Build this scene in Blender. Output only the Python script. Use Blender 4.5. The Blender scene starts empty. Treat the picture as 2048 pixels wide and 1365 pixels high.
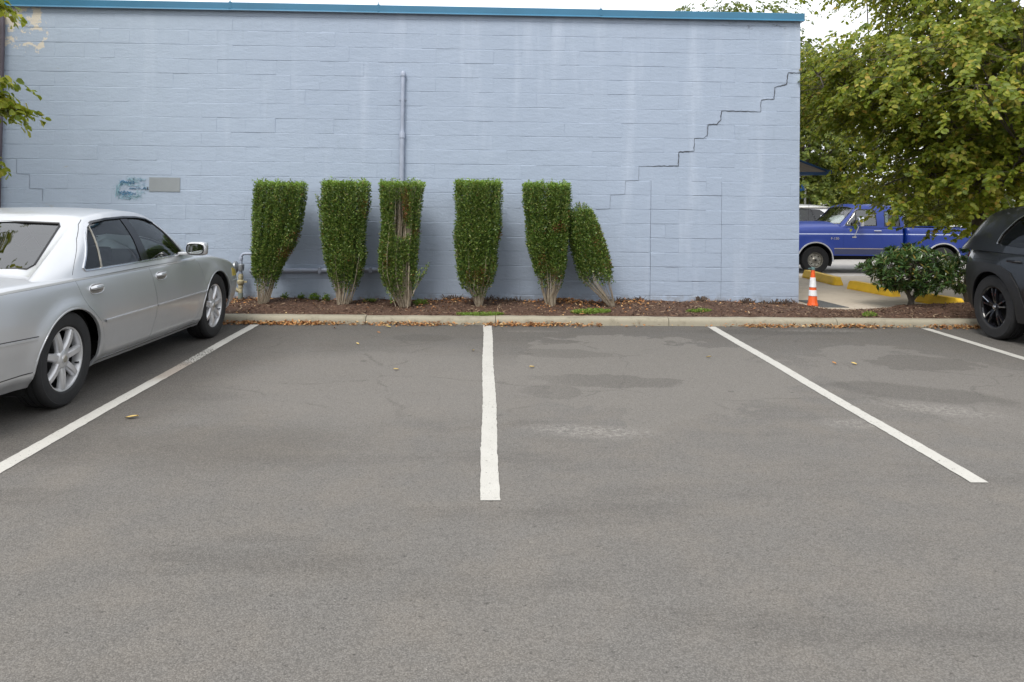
import bpy, bmesh, math, random
import numpy as np
from mathutils import Vector, Matrix
from mathutils.bvhtree import BVHTree
from mathutils.geometry import delaunay_2d_cdt
from mathutils.interpolate import poly_3d_calc

SC = bpy.context.scene
COL = SC.collection
R = math.radians
rng = np.random.default_rng(7)
random.seed(7)

# ------------------------------------------------------------------ camera
cd = bpy.data.cameras.new('camera'); cam = bpy.data.objects.new('camera', cd); COL.objects.link(cam)
cd.sensor_width = 36.0; cd.lens = 28.0
cd.shift_y = -0.15195
cd.clip_start = 0.05; cd.clip_end = 2000
_r, _u, _f = (Vector((0.99936904, -0.03369732, 0.01122568)), Vector((-0.01165366, -0.01253124, 0.99985357)),
              Vector((0.03355171, 0.99935352, 0.01291603)))
cam.matrix_world = Matrix(((_r.x, _u.x, -_f.x, 0.0), (_r.y, _u.y, -_f.y, 0.0), (_r.z, _u.z, -_f.z, 1.58), (0, 0, 0, 1)))
SC.camera = cam

# ------------------------------------------------------------------ sky, sun, exposure (bright overcast day)
SUN_EL, SUN_AZ = R(52), R(205)          # azimuth measured from +Y towards +X
w = bpy.data.worlds.new('World'); SC.world = w; w.use_nodes = True
wt = w.node_tree; wt.nodes.clear()
wo = wt.nodes.new('ShaderNodeOutputWorld'); wb = wt.nodes.new('ShaderNodeBackground')
sky = wt.nodes.new('ShaderNodeTexSky'); sky.sky_type = 'NISHITA'; sky.sun_disc = False
sky.sun_elevation = SUN_EL; sky.sun_rotation = SUN_AZ; sky.dust_density = 3.0; sky.air_density = 1.0
hs = wt.nodes.new('ShaderNodeHueSaturation'); hs.inputs['Saturation'].default_value = 0.2
mx = wt.nodes.new('ShaderNodeMix'); mx.data_type = 'RGBA'; mx.inputs[0].default_value = 0.72
mx.inputs[7].default_value = (9.6, 9.9, 10.4, 1)                    # even cloud layer
wt.links.new(sky.outputs[0], hs.inputs['Color']); wt.links.new(hs.outputs[0], mx.inputs[6])
wt.links.new(mx.outputs[2], wb.inputs[0]); wb.inputs[1].default_value = 0.11
wt.links.new(wb.outputs[0], wo.inputs[0])
sl = bpy.data.lights.new('sun', 'SUN'); sun = bpy.data.objects.new('sun', sl); COL.objects.link(sun)
sl.energy = 1.5; sl.angle = R(24); sl.color = (1.0, 0.955, 0.88)
sd = Vector((math.sin(SUN_AZ) * math.cos(SUN_EL), math.cos(SUN_AZ) * math.cos(SUN_EL), math.sin(SUN_EL)))
sun.rotation_euler = sd.to_track_quat('Z', 'Y').to_euler(); sun.location = (0, -10, 20)
SC.view_settings.view_transform = 'Standard'; SC.view_settings.look = 'None'
SC.view_settings.gamma = 1.0; SC.view_settings.use_curve_mapping = False
SC.view_settings.exposure = 0.70
try:
    SC.cycles.max_bounces = 8; SC.cycles.transparent_max_bounces = 16; SC.cycles.caustics_reflective = False
    SC.cycles.caustics_refractive = False
except Exception:
    pass

# ------------------------------------------------------------------ node helpers
class N:
    def __init__(s, name):
        s.m = bpy.data.materials.new(name); s.m.use_nodes = True
        s.t = s.m.node_tree; s.t.nodes.clear()
        s.out = s.t.nodes.new('ShaderNodeOutputMaterial')
        s._pos = None; s._obj = None; s._nz = {}
    def put(s, sock, v):
        if isinstance(v, bpy.types.NodeSocket): s.t.links.new(v, sock)
        else:
            if hasattr(sock.default_value, '__len__') and not hasattr(v, '__len__'): v = (v, v, v, 1)[:len(sock.default_value)]
            if hasattr(v, '__len__') and len(v) == 3 and len(sock.default_value) == 4: v = (*v, 1)
            sock.default_value = v
    def new(s, typ, ins=None, **props):
        n = s.t.nodes.new(typ)
        for k, v in props.items(): setattr(n, k, v)
        for k, v in (ins or {}).items(): s.put(n.inputs[k], v)
        return n
    @property
    def pos(s):
        if not s._pos: s._pos = s.new('ShaderNodeNewGeometry').outputs['Position']
        return s._pos
    @property
    def obj(s):
        if not s._obj: s._obj = s.new('ShaderNodeTexCoord').outputs['Object']
        return s._obj
    def math(s, op, a, b=0.0, c=0.0, clamp=False):
        n = s.new('ShaderNodeMath', {0: a, 1: b, 2: c}, operation=op); n.use_clamp = clamp; return n.outputs[0]
    def vmath(s, op, a, b=(0, 0, 0)):
        n = s.new('ShaderNodeVectorMath', {0: a, 1: b}, operation=op)
        return n.outputs['Value'] if op in ('LENGTH', 'DOT_PRODUCT') else n.outputs[0]
    def scaled(s, v, sc): return s.vmath('MULTIPLY', v, sc)
    def noise(s, v, scale, detail=3.0, rough=0.55, dist=0.0):
        return s.new('ShaderNodeTexNoise', {'Vector': v, 'Scale': scale, 'Detail': detail, 'Roughness': rough, 'Distortion': dist}).outputs['Fac']
    def vor(s, v, scale, out='Distance', feature='F1'):
        return s.new('ShaderNodeTexVoronoi', {'Vector': v, 'Scale': scale}, feature=feature).outputs[out]
    def ramp(s, f, stops, interp='LINEAR'):
        n = s.new('ShaderNodeValToRGB', {0: f}); cr_ = n.color_ramp; cr_.interpolation = interp
        while len(cr_.elements) < len(stops): cr_.elements.new(0.5)
        for e, (p, c) in zip(cr_.elements, stops):
            e.position = p; e.color = (c, c, c, 1) if not hasattr(c, '__len__') else (*c, 1)[:4]
        return n.outputs[0]
    def ss(s, v, a, b):                      # smoothstep 0..1 from a to b
        n = s.new('ShaderNodeMapRange', {0: v, 1: a, 2: b, 3: 0.0, 4: 1.0}, interpolation_type='SMOOTHSTEP'); return n.outputs[0]
    def mix(s, f, a, b, mode='MIX'):
        n = s.new('ShaderNodeMix', data_type='RGBA', blend_type=mode); s.put(n.inputs[0], f); s.put(n.inputs[6], a); s.put(n.inputs[7], b)
        return n.outputs[2]
    def island(s): return s.new('ShaderNodeNewGeometry').outputs['Random Per Island']
    def attr(s, name): return s.new('ShaderNodeAttribute', attribute_name=name).outputs['Fac']
    def sep(s, v):
        return s.new('ShaderNodeSeparateXYZ', {0: v}).outputs
    def bump(s, h, strength=0.3, dist=0.01, normal=None):
        n = s.new('ShaderNodeBump', {'Height': h, 'Strength': strength, 'Distance': dist})
        if normal is not None: s.put(n.inputs['Normal'], normal)
        return n.outputs[0]
    def bsdf(s, color, rough=0.6, metal=0.0, normal=None, coat=0.0, coat_rough=0.03, spec=0.5, alpha=None, done=True):
        ins = {'Base Color': color, 'Roughness': rough, 'Metallic': metal, 'Coat Weight': coat, 'Coat Roughness': coat_rough, 'Specular IOR Level': spec}
        n = s.new('ShaderNodeBsdfPrincipled', ins)
        if normal is not None: s.put(n.inputs['Normal'], normal)
        if alpha is not None: s.put(n.inputs['Alpha'], alpha)
        if done: s.finish(n.outputs[0])
        return n.outputs[0]
    def finish(s, sh): s.t.links.new(sh, s.out.inputs[0]); return s.m
    def ell(s, cx, cy, rx, ry, soft=0.25, dist=0.35, dscale=1.6, ang=0.0):
        """ground stain mask: distorted ellipse in world XY, 1 inside"""
        d = s.vmath('SUBTRACT', s.pos, (cx, cy, 0.0))
        if ang:
            n = s.new('ShaderNodeVectorRotate', {'Vector': d, 'Angle': -ang}, rotation_type='Z_AXIS'); d = n.outputs[0]
        d = s.vmath('MULTIPLY', d, (1 / rx, 1 / ry, 0.0))
        l = s.vmath('LENGTH', d)
        k = 1.2 if dscale < 1.9 else 2.5 if dscale < 3.5 else 4.5
        if k not in s._nz: s._nz[k] = s.noise(s.pos, k, 5.0, 0.6)
        nz = s._nz[k]
        l = s.math('ADD', l, s.math('MULTIPLY', s.math('SUBTRACT', nz, 0.5), dist * 2))
        return s.ss(l, 1.0 + soft * 0.5, 1.0 - soft * 0.5)

def plain(name, color, rough=0.6, metal=0.0, var=0.12, scale=8.0, bump=0.0, bscale=60.0, **k):
    n = N(name); nz = n.noise(n.obj, scale, 4.0)
    dark = tuple(c * (1 - var) for c in color); lite = tuple(min(1, c * (1 + var)) for c in color)
    c = n.ramp(nz, [(0.3, dark), (0.7, lite)])
    nm = n.bump(n.noise(n.obj, bscale, 3.0), bump, 0.004) if bump else None
    n.bsdf(c, rough, metal, nm, **k); return n.m

MAT = {}
# --- painted block wall
def wall_mat():
    n = N('wall_paint'); p = n.pos
    x, y, z = n.sep(p)
    base = n.mix(n.noise(p, 0.55, 4.0, 0.6), (0.298, 0.358, 0.455), (0.343, 0.406, 0.508))
    base = n.mix(n.ss(n.noise(n.scaled(p, (1, 1, 0.12)), 3.2, 4.0, 0.6), 0.52, 0.78), base, (0.385, 0.446, 0.545))      # pale run-off streaks
    base = n.mix(n.math('MULTIPLY', n.ss(n.noise(n.scaled(p, (1, 1, 0.2)), 5.5, 5.0, 0.65), 0.58, 0.8), 0.45), base, (0.262, 0.315, 0.385))
    # greener tone towards the left end
    base = n.mix(n.math('MULTIPLY', n.ss(x, -1.5, -6.0), 0.6), base, (0.362, 0.432, 0.515))
    # scuffs and pits
    pit = n.ss(n.noise(p, 26.0, 3.0, 0.6), 0.69, 0.76)
    base = n.mix(n.math('MULTIPLY', pit, 0.4), base, (0.24, 0.26, 0.31))
    # mildew under the coping at the right end
    dx = n.math('MULTIPLY', n.ss(x, 2.9, 3.6), n.ss(z, 3.86, 4.06))
    mil = n.math('MULTIPLY', dx, n.ss(n.noise(n.scaled(p, (1.0, 1, 2.2)), 6.0, 6.0, 0.75), 0.54, 0.68))
    base = n.mix(n.math('MULTIPLY', mil, 0.8), base, (0.10, 0.105, 0.12))
    # peeled paint, top left corner: cream undercoat
    reg = n.math('MULTIPLY', n.ss(x, -5.75, -6.35), n.ss(z, 3.30, 3.62))
    pe = n.ss(n.math('ADD', n.noise(p, 6.0, 5.0, 0.66), n.math('MULTIPLY', reg, 0.255)), 0.735, 0.75)
    pe = n.math('MULTIPLY', pe, n.ss(reg, 0.02, 0.12))
    base = n.mix(pe, base, (0.60, 0.55, 0.46))
    pe2 = n.math('MULTIPLY', n.ss(x, -5.2, -6.2), n.ss(n.noise(n.scaled(p, (1, 1, 3.0)), 3.4, 5.0, 0.7), 0.66, 0.70))
    base = n.mix(n.math('MULTIPLY', pe2, 0.55), base, (0.36, 0.30, 0.20))
    # splash dirt at the foot of the wall
    low = n.math('MULTIPLY', n.ss(z, 0.26, 0.10), n.ss(n.noise(p, 9.0, 5.0, 0.7), 0.40, 0.62))
    base = n.mix(n.math('MULTIPLY', low, 0.6), base, (0.17, 0.15, 0.13))
    h = n.math('ADD', n.noise(p, 38.0, 5.0, 0.65), n.math('MULTIPLY', n.noise(n.scaled(p, (1, 1, 2.6)), 7.0, 4.0, 0.6), 1.6))
    n.bsdf(base, 0.62, 0.0, n.bump(h, 0.5, 0.006)); return n.m
MAT['wall'] = wall_mat()

def asphalt_mat():
    n = N('asphalt'); p = n.pos
    big = n.noise(p, 0.45, 4.0, 0.55); mid = n.noise(p, 2.3, 5.0, 0.6)
    c = n.mix(big, (0.142, 0.133, 0.122), (0.172, 0.162, 0.150))
    c = n.mix(n.ss(mid, 0.35, 0.75), c, (0.180, 0.163, 0.143))
    c = n.mix(n.math('MULTIPLY', n.ss(n.noise(n.scaled(p, (0.45, 1.5, 1)), 1.3, 5.0, 0.62), 0.48, 0.74), 0.6), c, (0.098, 0.090, 0.081))
    x, y, z = n.sep(p)
    # the bays towards the kerb are darker, the aisle paler
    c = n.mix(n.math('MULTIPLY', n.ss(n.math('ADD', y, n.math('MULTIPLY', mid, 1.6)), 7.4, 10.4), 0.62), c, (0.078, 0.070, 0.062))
    dk = (0.066, 0.060, 0.053); lt = (0.34, 0.318, 0.29)
    spk = n.ss(n.noise(p, 24.0, 5.0, 0.75), 0.42, 0.62)
    def st(col, k, *a, **kw):
        nonlocal c
        msk = n.math('MULTIPLY', n.ell(*a, **kw), k)
        if col is lt: msk = n.math('MULTIPLY', msk, spk)
        c = n.mix(msk, c, col)
    # old thin resurfacing patches with wandering edges, stains, and painted shade by the sedan
    st((0.188, 0.174, 0.156), 0.85, 1.55, 7.3, 1.35, 1.6, soft=0.03, dist=0.9, dscale=1.1)
    st((0.184, 0.170, 0.154), 0.8, 4.0, 7.0, 0.95, 1.5, soft=0.04, dist=0.9, dscale=1.1)
    st(dk, 0.32, 0.85, 8.0, 0.42, 0.26, soft=0.10, dist=0.75, dscale=2.6)
    st(dk, 0.40, 1.10, 6.82, 0.62, 0.24, soft=0.10, dist=0.7, dscale=2.6, ang=-0.1)
    st(dk, 0.40, 0.55, 6.45, 0.26, 0.22, soft=0.05, dist=0.75, dscale=2.8)
    st(dk, 0.42, 3.55, 6.45, 0.75, 0.28, soft=0.4, dist=0.7, dscale=2.2, ang=-0.45)
    st(dk, 0.40, 4.30, 7.65, 0.5, 0.35, soft=0.06, dist=0.8, dscale=2.4)
    st(dk, 0.55, 3.45, 9.35, 1.0, 0.20, soft=0.5, dist=0.4, dscale=2.0)
    st(dk, 0.40, -0.65, 8.85, 0.34, 0.22, soft=0.10, dist=0.3, dscale=3.0)
    st((0.10, 0.088, 0.074), 0.45, -1.75, 5.05, 0.85, 0.42, soft=0.8, dist=0.9, dscale=1.6)
    st((0.062, 0.055, 0.048), 0.75, -3.6, 7.6, 1.5, 3.4, soft=0.6, dist=0.25, dscale=1.4)  # shade under and beside the sedan, painted into the asphalt colour
    st(lt, 0.8, 0.74, 5.36, 0.36, 0.13, soft=1.2, dist=0.6, dscale=4.0, ang=-0.15)
    st(lt, 0.7, 3.45, 5.92, 0.42, 0.15, soft=1.2, dist=0.6, dscale=4.0, ang=-0.5)
    st(lt, 0.6, 2.62, 5.55, 0.22, 0.12, soft=1.2, dist=0.5, dscale=4.0)
    st(lt, 0.45, 4.05, 9.45, 0.55, 0.09, soft=0.8, dist=0.4, dscale=3.0)
    st(lt, 0.35, 0.55, 9.3, 0.30, 0.07, soft=0.9, dist=0.4, dscale=3.0)
    st((0.200, 0.185, 0.167), 0.7, -0.7, 6.9, 1.35, 1.3, soft=0.6, dist=0.4, dscale=1.2)
    # oil drips and specks in the bays
    dv = n.new('ShaderNodeTexVoronoi', {'Vector': p, 'Scale': 2.6}); dr = n.math('MULTIPLY', n.ss(n.math('ADD', dv.outputs['Distance'], n.math('MULTIPLY', n.sep(dv.outputs['Color'])[0], 0.10)), 0.125, 0.085), n.ss(n.sep(dv.outputs['Color'])[1], 0.70, 0.74))
    c = n.mix(n.math('MULTIPLY', n.math('MULTIPLY', dr, n.ss(y, 4.5, 6.0)), 0.45), c, (0.045, 0.041, 0.037))
    # hairline cracks
    wv = n.vmath('ADD', p, n.scaled(n.new('ShaderNodeTexNoise', {'Vector': p, 'Scale': 1.7, 'Detail': 4.0}).outputs['Color'], (0.55, 0.55, 0.0)))
    e = n.vor(wv, 0.55, feature='DISTANCE_TO_EDGE')
    crk = n.math('MULTIPLY', n.math('MULTIPLY', n.ss(e, 0.010, 0.002), n.ss(y, 5.0, 6.5)), n.ss(mid, 0.42, 0.56))
    c = n.mix(n.math('MULTIPLY', crk, 0.28), c, (0.035, 0.032, 0.030))
    # aggregate
    v1 = n.vor(p, 170.0); col = n.vor(p, 170.0, 'Color')
    g = n.sep(col)[0]
    c = n.mix(n.ss(g, 0.2, 1.0), n.mix(0.20, c, (0.03, 0.027, 0.024)), n.mix(0.13, c, (0.40, 0.38, 0.35)))
    c = n.mix(n.math('MULTIPLY', n.ss(v1, 0.45, 0.75), 0.35), c, (0.045, 0.042, 0.038))
    pits = n.ss(n.noise(n.scaled(p, (0.6, 1.0, 1)), 42.0, 4.0, 0.7), 0.62, 0.70)
    c = n.mix(n.math('MULTIPLY', pits, 0.6), c, (0.045, 0.042, 0.038))
    fleck = n.ss(n.noise(p, 70.0, 2.0, 0.5), 0.745, 0.78)
    c = n.mix(n.math('MULTIPLY', fleck, 0.6), c, (0.42, 0.40, 0.37))
    h = n.math('ADD', n.math('MULTIPLY', v1, -0.6), n.math('MULTIPLY', n.noise(p, 42.0, 4.0, 0.7), 1.2))
    h = n.math('ADD', h, n.math('MULTIPLY', pits, -0.9))
    n.bsdf(c, 0.85, 0.0, n.bump(h, 0.7, 0.006), spec=0.35); return n.m
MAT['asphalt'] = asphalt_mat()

def line_mat():
    n = N('line_paint'); p = n.pos
    c = n.mix(n.noise(p, 5.0, 5.0, 0.6), (0.42, 0.405, 0.37), (0.53, 0.515, 0.475))
    c = n.mix(n.math('MULTIPLY', n.ss(n.noise(p, 60.0, 3.0), 0.55, 0.75), 0.35), c, (0.30, 0.285, 0.26))
    b = n.ell(-2.75, 7.15, 0.4, 0.35, soft=0.8, dist=0.3, dscale=5.0)
    c = n.mix(n.math('MULTIPLY', b, 0.55), c, (0.20, 0.135, 0.09))
    worn = n.math('ADD', n.noise(p, 55.0, 4.0, 0.7), n.math('MULTIPLY', n.ell(-2.75, 7.75, 0.4, 0.42, soft=0.5, dist=0.2, dscale=3.0), 0.13))
    worn = n.math('ADD', worn, n.math('MULTIPLY', n.ss(n.noise(p, 1.3, 3.0), 0.5, 0.75), 0.05))
    a = n.ss(worn, 0.685, 0.63)
    h = n.math('ADD', n.vor(p, 105.0), n.noise(p, 36.0, 4.0, 0.7))
    n.bsdf(c, 0.7, 0.0, n.bump(h, 0.5, 0.005), alpha=a); return n.m
MAT['line'] = line_mat()

def concrete(name, a, b, dirt, bs=45.0):
    n = N(name); p = n.pos
    c = n.mix(n.noise(p, 2.2, 5.0, 0.6), a, b)
    c = n.mix(n.math('MULTIPLY', n.ss(n.noise(p, 6.5, 6.0, 0.7), 0.5, 0.72), 0.6), c, dirt)
    c = n.mix(n.math('MULTIPLY', n.ss(n.noise(p, 90.0, 2.0), 0.58, 0.75), 0.3), c, tuple(v * 0.5 for v in a))
    n.bsdf(c, 0.85, 0.0, n.bump(n.noise(p, bs, 5.0, 0.7), 0.5, 0.006)); return n.m
MAT['kerb'] = concrete('kerb_concrete', (0.255, 0.23, 0.170), (0.345, 0.312, 0.240), (0.15, 0.128, 0.088))
MAT['apron'] = concrete('apron_concrete', (0.46, 0.395, 0.315), (0.54, 0.47, 0.385), (0.34, 0.285, 0.22), 25.0)
MAT['street'] = concrete('street_surface', (0.34, 0.325, 0.31), (0.41, 0.395, 0.375), (0.20, 0.19, 0.18), 25.0)
n = N('soil'); c = n.ramp(n.noise(n.pos, 38.0, 6.0, 0.7), [(0.30, (0.04, 0.022, 0.015)), (0.55, (0.11, 0.058, 0.036)), (0.78, (0.18, 0.105, 0.066))])
n.bsdf(c, 0.95, 0, n.bump(n.noise(n.pos, 55.0, 6.0, 0.75), 1.0, 0.02)); MAT['soil'] = n.m
n = N('mulch_chip'); c = n.ramp(n.island(), [(0.0, (0.045, 0.024, 0.016)), (0.45, (0.115, 0.062, 0.038)), (0.8, (0.18, 0.105, 0.066)), (1.0, (0.38, 0.29, 0.19))])
n.bsdf(c, 0.9); MAT['chip'] = n.m
n = N('dry_leaf'); c = n.ramp(n.island(), [(0.0, (0.13, 0.05, 0.016)), (0.4, (0.33, 0.135, 0.038)), (0.75, (0.44, 0.22, 0.075)), (1.0, (0.52, 0.37, 0.18))])
n.bsdf(c, 0.75); MAT['dryleaf'] = n.m
n = N('yellow_leaf'); c = n.ramp(n.noise(n.obj, 40.0, 3.0), [(0.3, (0.42, 0.26, 0.06)), (0.7, (0.62, 0.46, 0.16))]); n.bsdf(c, 0.6); MAT['yleaf'] = n.m

def leaf_mat(name, stops, trans=0.35, rough=0.45, top=None, dead=(0.20, 0.085, 0.03), spec=0.4, tcol=None):
    n = N(name); c = n.ramp(n.island(), stops)
    if top is not None:
        t = n.attr('tint')
        c = n.mix(n.ss(t, 0.0, 1.0), c, top); c = n.mix(n.ss(t, 0.0, -1.0), c, dead)
    b = n.bsdf(c, rough, done=False, spec=spec)
    tr = n.new('ShaderNodeBsdfTranslucent', {'Color': n.mix(0.5, c, tcol or (0.22, 0.26, 0.02))}).outputs[0]
    n.finish(n.new('ShaderNodeMixShader', {0: trans, 1: b, 2: tr}).outputs[0]); return n.m
MAT['hedge'] = leaf_mat('hedge_leaf', [(0.0, (0.020, 0.056, 0.014)), (0.30, (0.075, 0.145, 0.030)), (0.70, (0.160, 0.250, 0.050)), (0.93, (0.29, 0.36, 0.09)), (1.0, (0.38, 0.32, 0.14))], 0.30, 0.33, top=(0.21, 0.35, 0.05))
MAT['tree'] = leaf_mat('tree_leaf', [(0.0, (0.080, 0.130, 0.012)), (0.4, (0.170, 0.225, 0.020)), (0.75, (0.290, 0.325, 0.036)), (0.96, (0.44, 0.40, 0.07)), (1.0, (0.40, 0.24, 0.05))], 0.48, 0.45, tcol=(0.34, 0.36, 0.03))
MAT['fartree'] = leaf_mat('far_tree_leaf', [(0.0, (0.070, 0.105, 0.018)), (0.5, (0.130, 0.175, 0.030)), (1.0, (0.25, 0.27, 0.055))], 0.46, 0.5)
MAT['bushleaf'] = leaf_mat('bush_leaf', [(0.0, (0.018, 0.048, 0.012)), (0.5, (0.052, 0.108, 0.030)), (0.9, (0.105, 0.175, 0.058)), (1.0, (0.26, 0.18, 0.04))], 0.18, 0.30, spec=0.5)
MAT['weed'] = leaf_mat('weed_leaf', [(0.0, (0.10, 0.19, 0.02)), (0.6, (0.18, 0.30, 0.04)), (1.0, (0.30, 0.36, 0.08))], 0.3, 0.5)
MAT['stubble'] = plain('dry_stalks', (0.11, 0.08, 0.062), 0.9, var=0.5, scale=30)
def bark(name, a, b):
    n = N(name); c = n.ramp(n.noise(n.scaled(n.pos, (1, 1, 0.3)), 30.0, 5.0, 0.7), [(0.3, a), (0.7, b)])
    n.bsdf(c, 0.9, 0, n.bump(n.noise(n.scaled(n.pos, (1, 1, 0.3)), 40.0, 4.0), 0.7, 0.01)); return n.m
MAT['bark'] = bark('tree_bark', (0.055, 0.045, 0.035), (0.15, 0.13, 0.105))
MAT['stem'] = bark('hedge_stem', (0.20, 0.155, 0.105), (0.50, 0.43, 0.33))
MAT['coping'] = plain('coping_enamel', (0.034, 0.150, 0.255), 0.40, var=0.10, scale=1.4)
MAT['blue_trim'] = plain('blue_trim', (0.012, 0.045, 0.12), 0.45)
MAT['under'] = plain('awning_cloth_underside', (0.30, 0.27, 0.24), 0.85)
MAT['pipe'] = plain('painted_pipe', (0.33, 0.37, 0.46), 0.5, var=0.15, scale=5)
MAT['pipe_dark'] = plain('downspout_paint', (0.085, 0.07, 0.085), 0.5)
MAT['galv'] = plain('galvanised_metal', (0.30, 0.32, 0.34), 0.45, 0.6, var=0.25, scale=14)
MAT['oldyellow'] = plain('weathered_yellow_fitting', (0.36, 0.32, 0.20), 0.6, var=0.35, scale=30, bump=0.3)
MAT['greenpipe'] = plain('grey_green_riser', (0.17, 0.20, 0.18), 0.6, var=0.25, scale=20)
MAT['crack'] = plain('open_crack', (0.055, 0.058, 0.068), 0.9, var=0.6, scale=9)
MAT['crack2'] = plain('hairline_crack', (0.25, 0.285, 0.345), 0.9)
MAT['patch'] = plain('touch_up_paint', (0.245, 0.268, 0.280), 0.7, var=0.05, scale=6)
MAT['ink'] = plain('blue_marker_ink', (0.05, 0.17, 0.30), 0.6, var=0.4, scale=25)
MAT['ink2'] = plain('faded_teal_ink', (0.24, 0.40, 0.47), 0.6, var=0.25, scale=25)
n = N('buffed_ink'); p = n.pos
a = n.math('MULTIPLY', n.ss(n.noise(p, 11.0, 5.0, 0.7), 0.42, 0.68), 0.75)
d = n.vmath('LENGTH', n.vmath('MULTIPLY', n.vmath('SUBTRACT', p, (-4.90, 11.19, 1.615)), (1 / 0.27, 0, 1 / 0.19)))
n.bsdf(n.mix(n.ss(n.noise(p, 8.0, 4.0), 0.5, 0.7), (0.30, 0.46, 0.52), (0.06, 0.20, 0.34)), 0.65, alpha=n.math('MULTIPLY', a, n.ss(d, 1.05, 0.5))); MAT['smear'] = n.m
MAT['rubber'] = plain('tyre_rubber', (0.013, 0.013, 0.014), 0.75, var=0.25, scale=12, bump=0.15)
MAT['black'] = plain('black_plastic', (0.010, 0.010, 0.011), 0.5, var=0.15)
MAT['void'] = plain('wheel_well_liner', (0.006, 0.006, 0.006), 0.95)
MAT['gloss_black'] = plain('gloss_black', (0.008, 0.008, 0.010), 0.12)
MAT['alloy'] = plain('silver_alloy', (0.60, 0.60, 0.61), 0.32, 0.55, var=0.06)
MAT['chrome'] = plain('bright_trim', (0.62, 0.63, 0.65), 0.16, 0.95, var=0.03)
MAT['dullchrome'] = plain('dull_metal', (0.40, 0.38, 0.33), 0.35, 0.7, var=0.2, scale=20)
MAT['interior'] = plain('grey_upholstery', (0.060, 0.060, 0.062), 0.9)
MAT['interior_lt'] = plain('pale_upholstery', (0.22, 0.205, 0.185), 0.9)
def paint(name, col, metal, rough, coat=0.6, dust=0.25, dustcol=(0.30, 0.29, 0.27), cr=0.05):
    n = N(name); o = n.obj
    c = n.mix(n.noise(o, 2.0, 2.0), tuple(v * 0.97 for v in col), tuple(min(1, v * 1.03) for v in col))
    z = n.sep(o)[2]
    dm = n.math('MULTIPLY', n.math('ADD', n.math('MULTIPLY', n.ss(z, 0.75, 0.2), 0.8), 0.2), n.math('MULTIPLY', n.ss(n.noise(o, 5.0, 5.0, 0.65), 0.3, 0.8), dust))
    c = n.mix(dm, c, dustcol)
    n.bsdf(c, n.math('ADD', n.math('MULTIPLY', dm, 0.5), rough), n.math('MULTIPLY', n.math('SUBTRACT', 1.0, dm), metal), coat=coat, coat_rough=cr); return n.m
MAT['silver'] = paint('silver_metallic_paint', (0.63, 0.642, 0.66), 0.68, 0.33, 0.5, 0.16)
MAT['silver_dark'] = paint('silver_sill_paint', (0.40, 0.40, 0.39), 0.5, 0.4, 0.3, 0.5)
MAT['graphite'] = paint('graphite_paint', (0.010, 0.0112, 0.0135), 0.4, 0.30, 0.9, 0.12, (0.06, 0.06, 0.06), 0.02)
MAT['bluepaint'] = paint('royal_blue_paint', (0.003, 0.024, 0.190), 0.05, 0.40, 0.25, 0.04, (0.10, 0.10, 0.14))
MAT['bluelow'] = paint('lower_blue_paint', (0.022, 0.030, 0.085), 0.15, 0.4, 0.4, 0.25, (0.10, 0.10, 0.12))
MAT['palepaint'] = paint('pale_silver_paint', (0.60, 0.60, 0.60), 0.3, 0.35, 0.5, 0.2)
MAT['pinstripe'] = plain('pinstripe', (0.42, 0.46, 0.60), 0.4)
MAT['goldstripe'] = plain('tan_stripe', (0.30, 0.25, 0.18), 0.4)
def glass(name, tint, ior=1.5, rough=0.01):
    n = N(name)
    tr = n.new('ShaderNodeBsdfTransparent', {'Color': (*tint, 1)}).outputs[0]
    gl = n.new('ShaderNodeBsdfGlossy', {'Color': (1, 1, 1, 1), 'Roughness': rough}).outputs[0]
    fr = n.new('ShaderNodeFresnel', {'IOR': ior}).outputs[0]
    n.finish(n.new('ShaderNodeMixShader', {0: fr, 1: tr, 2: gl}).outputs[0]); return n.m
MAT['glass'] = glass('tinted_glass', (0.30, 0.36, 0.36), 1.65)
MAT['glass_rear'] = glass('rear_screen_glass', (0.20, 0.23, 0.23), 2.4)
MAT['glass_clear'] = glass('clear_glass', (0.72, 0.78, 0.76), 2.1)
MAT['glass_dark'] = glass('privacy_glass', (0.05, 0.055, 0.055), 1.5)
MAT['mirror'] = plain('mirror_glass', (0.75, 0.77, 0.78), 0.03, 1.0, var=0.01)
MAT['lamp_yellow'] = plain('yellowed_lens', (0.55, 0.42, 0.10), 0.15, coat=0.6)
MAT['lamp_red'] = plain('red_lens', (0.35, 0.012, 0.012), 0.12, coat=0.6)
MAT['orange'] = plain('cone_orange', (0.72, 0.105, 0.016), 0.5, var=0.12)
MAT['collar'] = plain('reflective_collar', (0.70, 0.71, 0.72), 0.4, var=0.10, scale=20)
MAT['conecap'] = plain('cone_cap', (0.10, 0.17, 0.17), 0.5)
MAT['yellow'] = plain('wheel_stop_yellow', (0.86, 0.54, 0.035), 0.6, var=0.10, scale=6, bump=0.2)
MAT['mat'] = plain('dark_textured_patch', (0.085, 0.088, 0.088), 0.85, var=0.35, scale=60, bump=0.8, bscale=90)
MAT['signblue'] = plain('sign_blue', (0.03, 0.13, 0.42), 0.5)
MAT['signwhite'] = plain('sign_white', (0.70, 0.70, 0.70), 0.5)
MAT['roofing'] = plain('flat_roof_felt', (0.10, 0.10, 0.10), 0.9)

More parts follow.
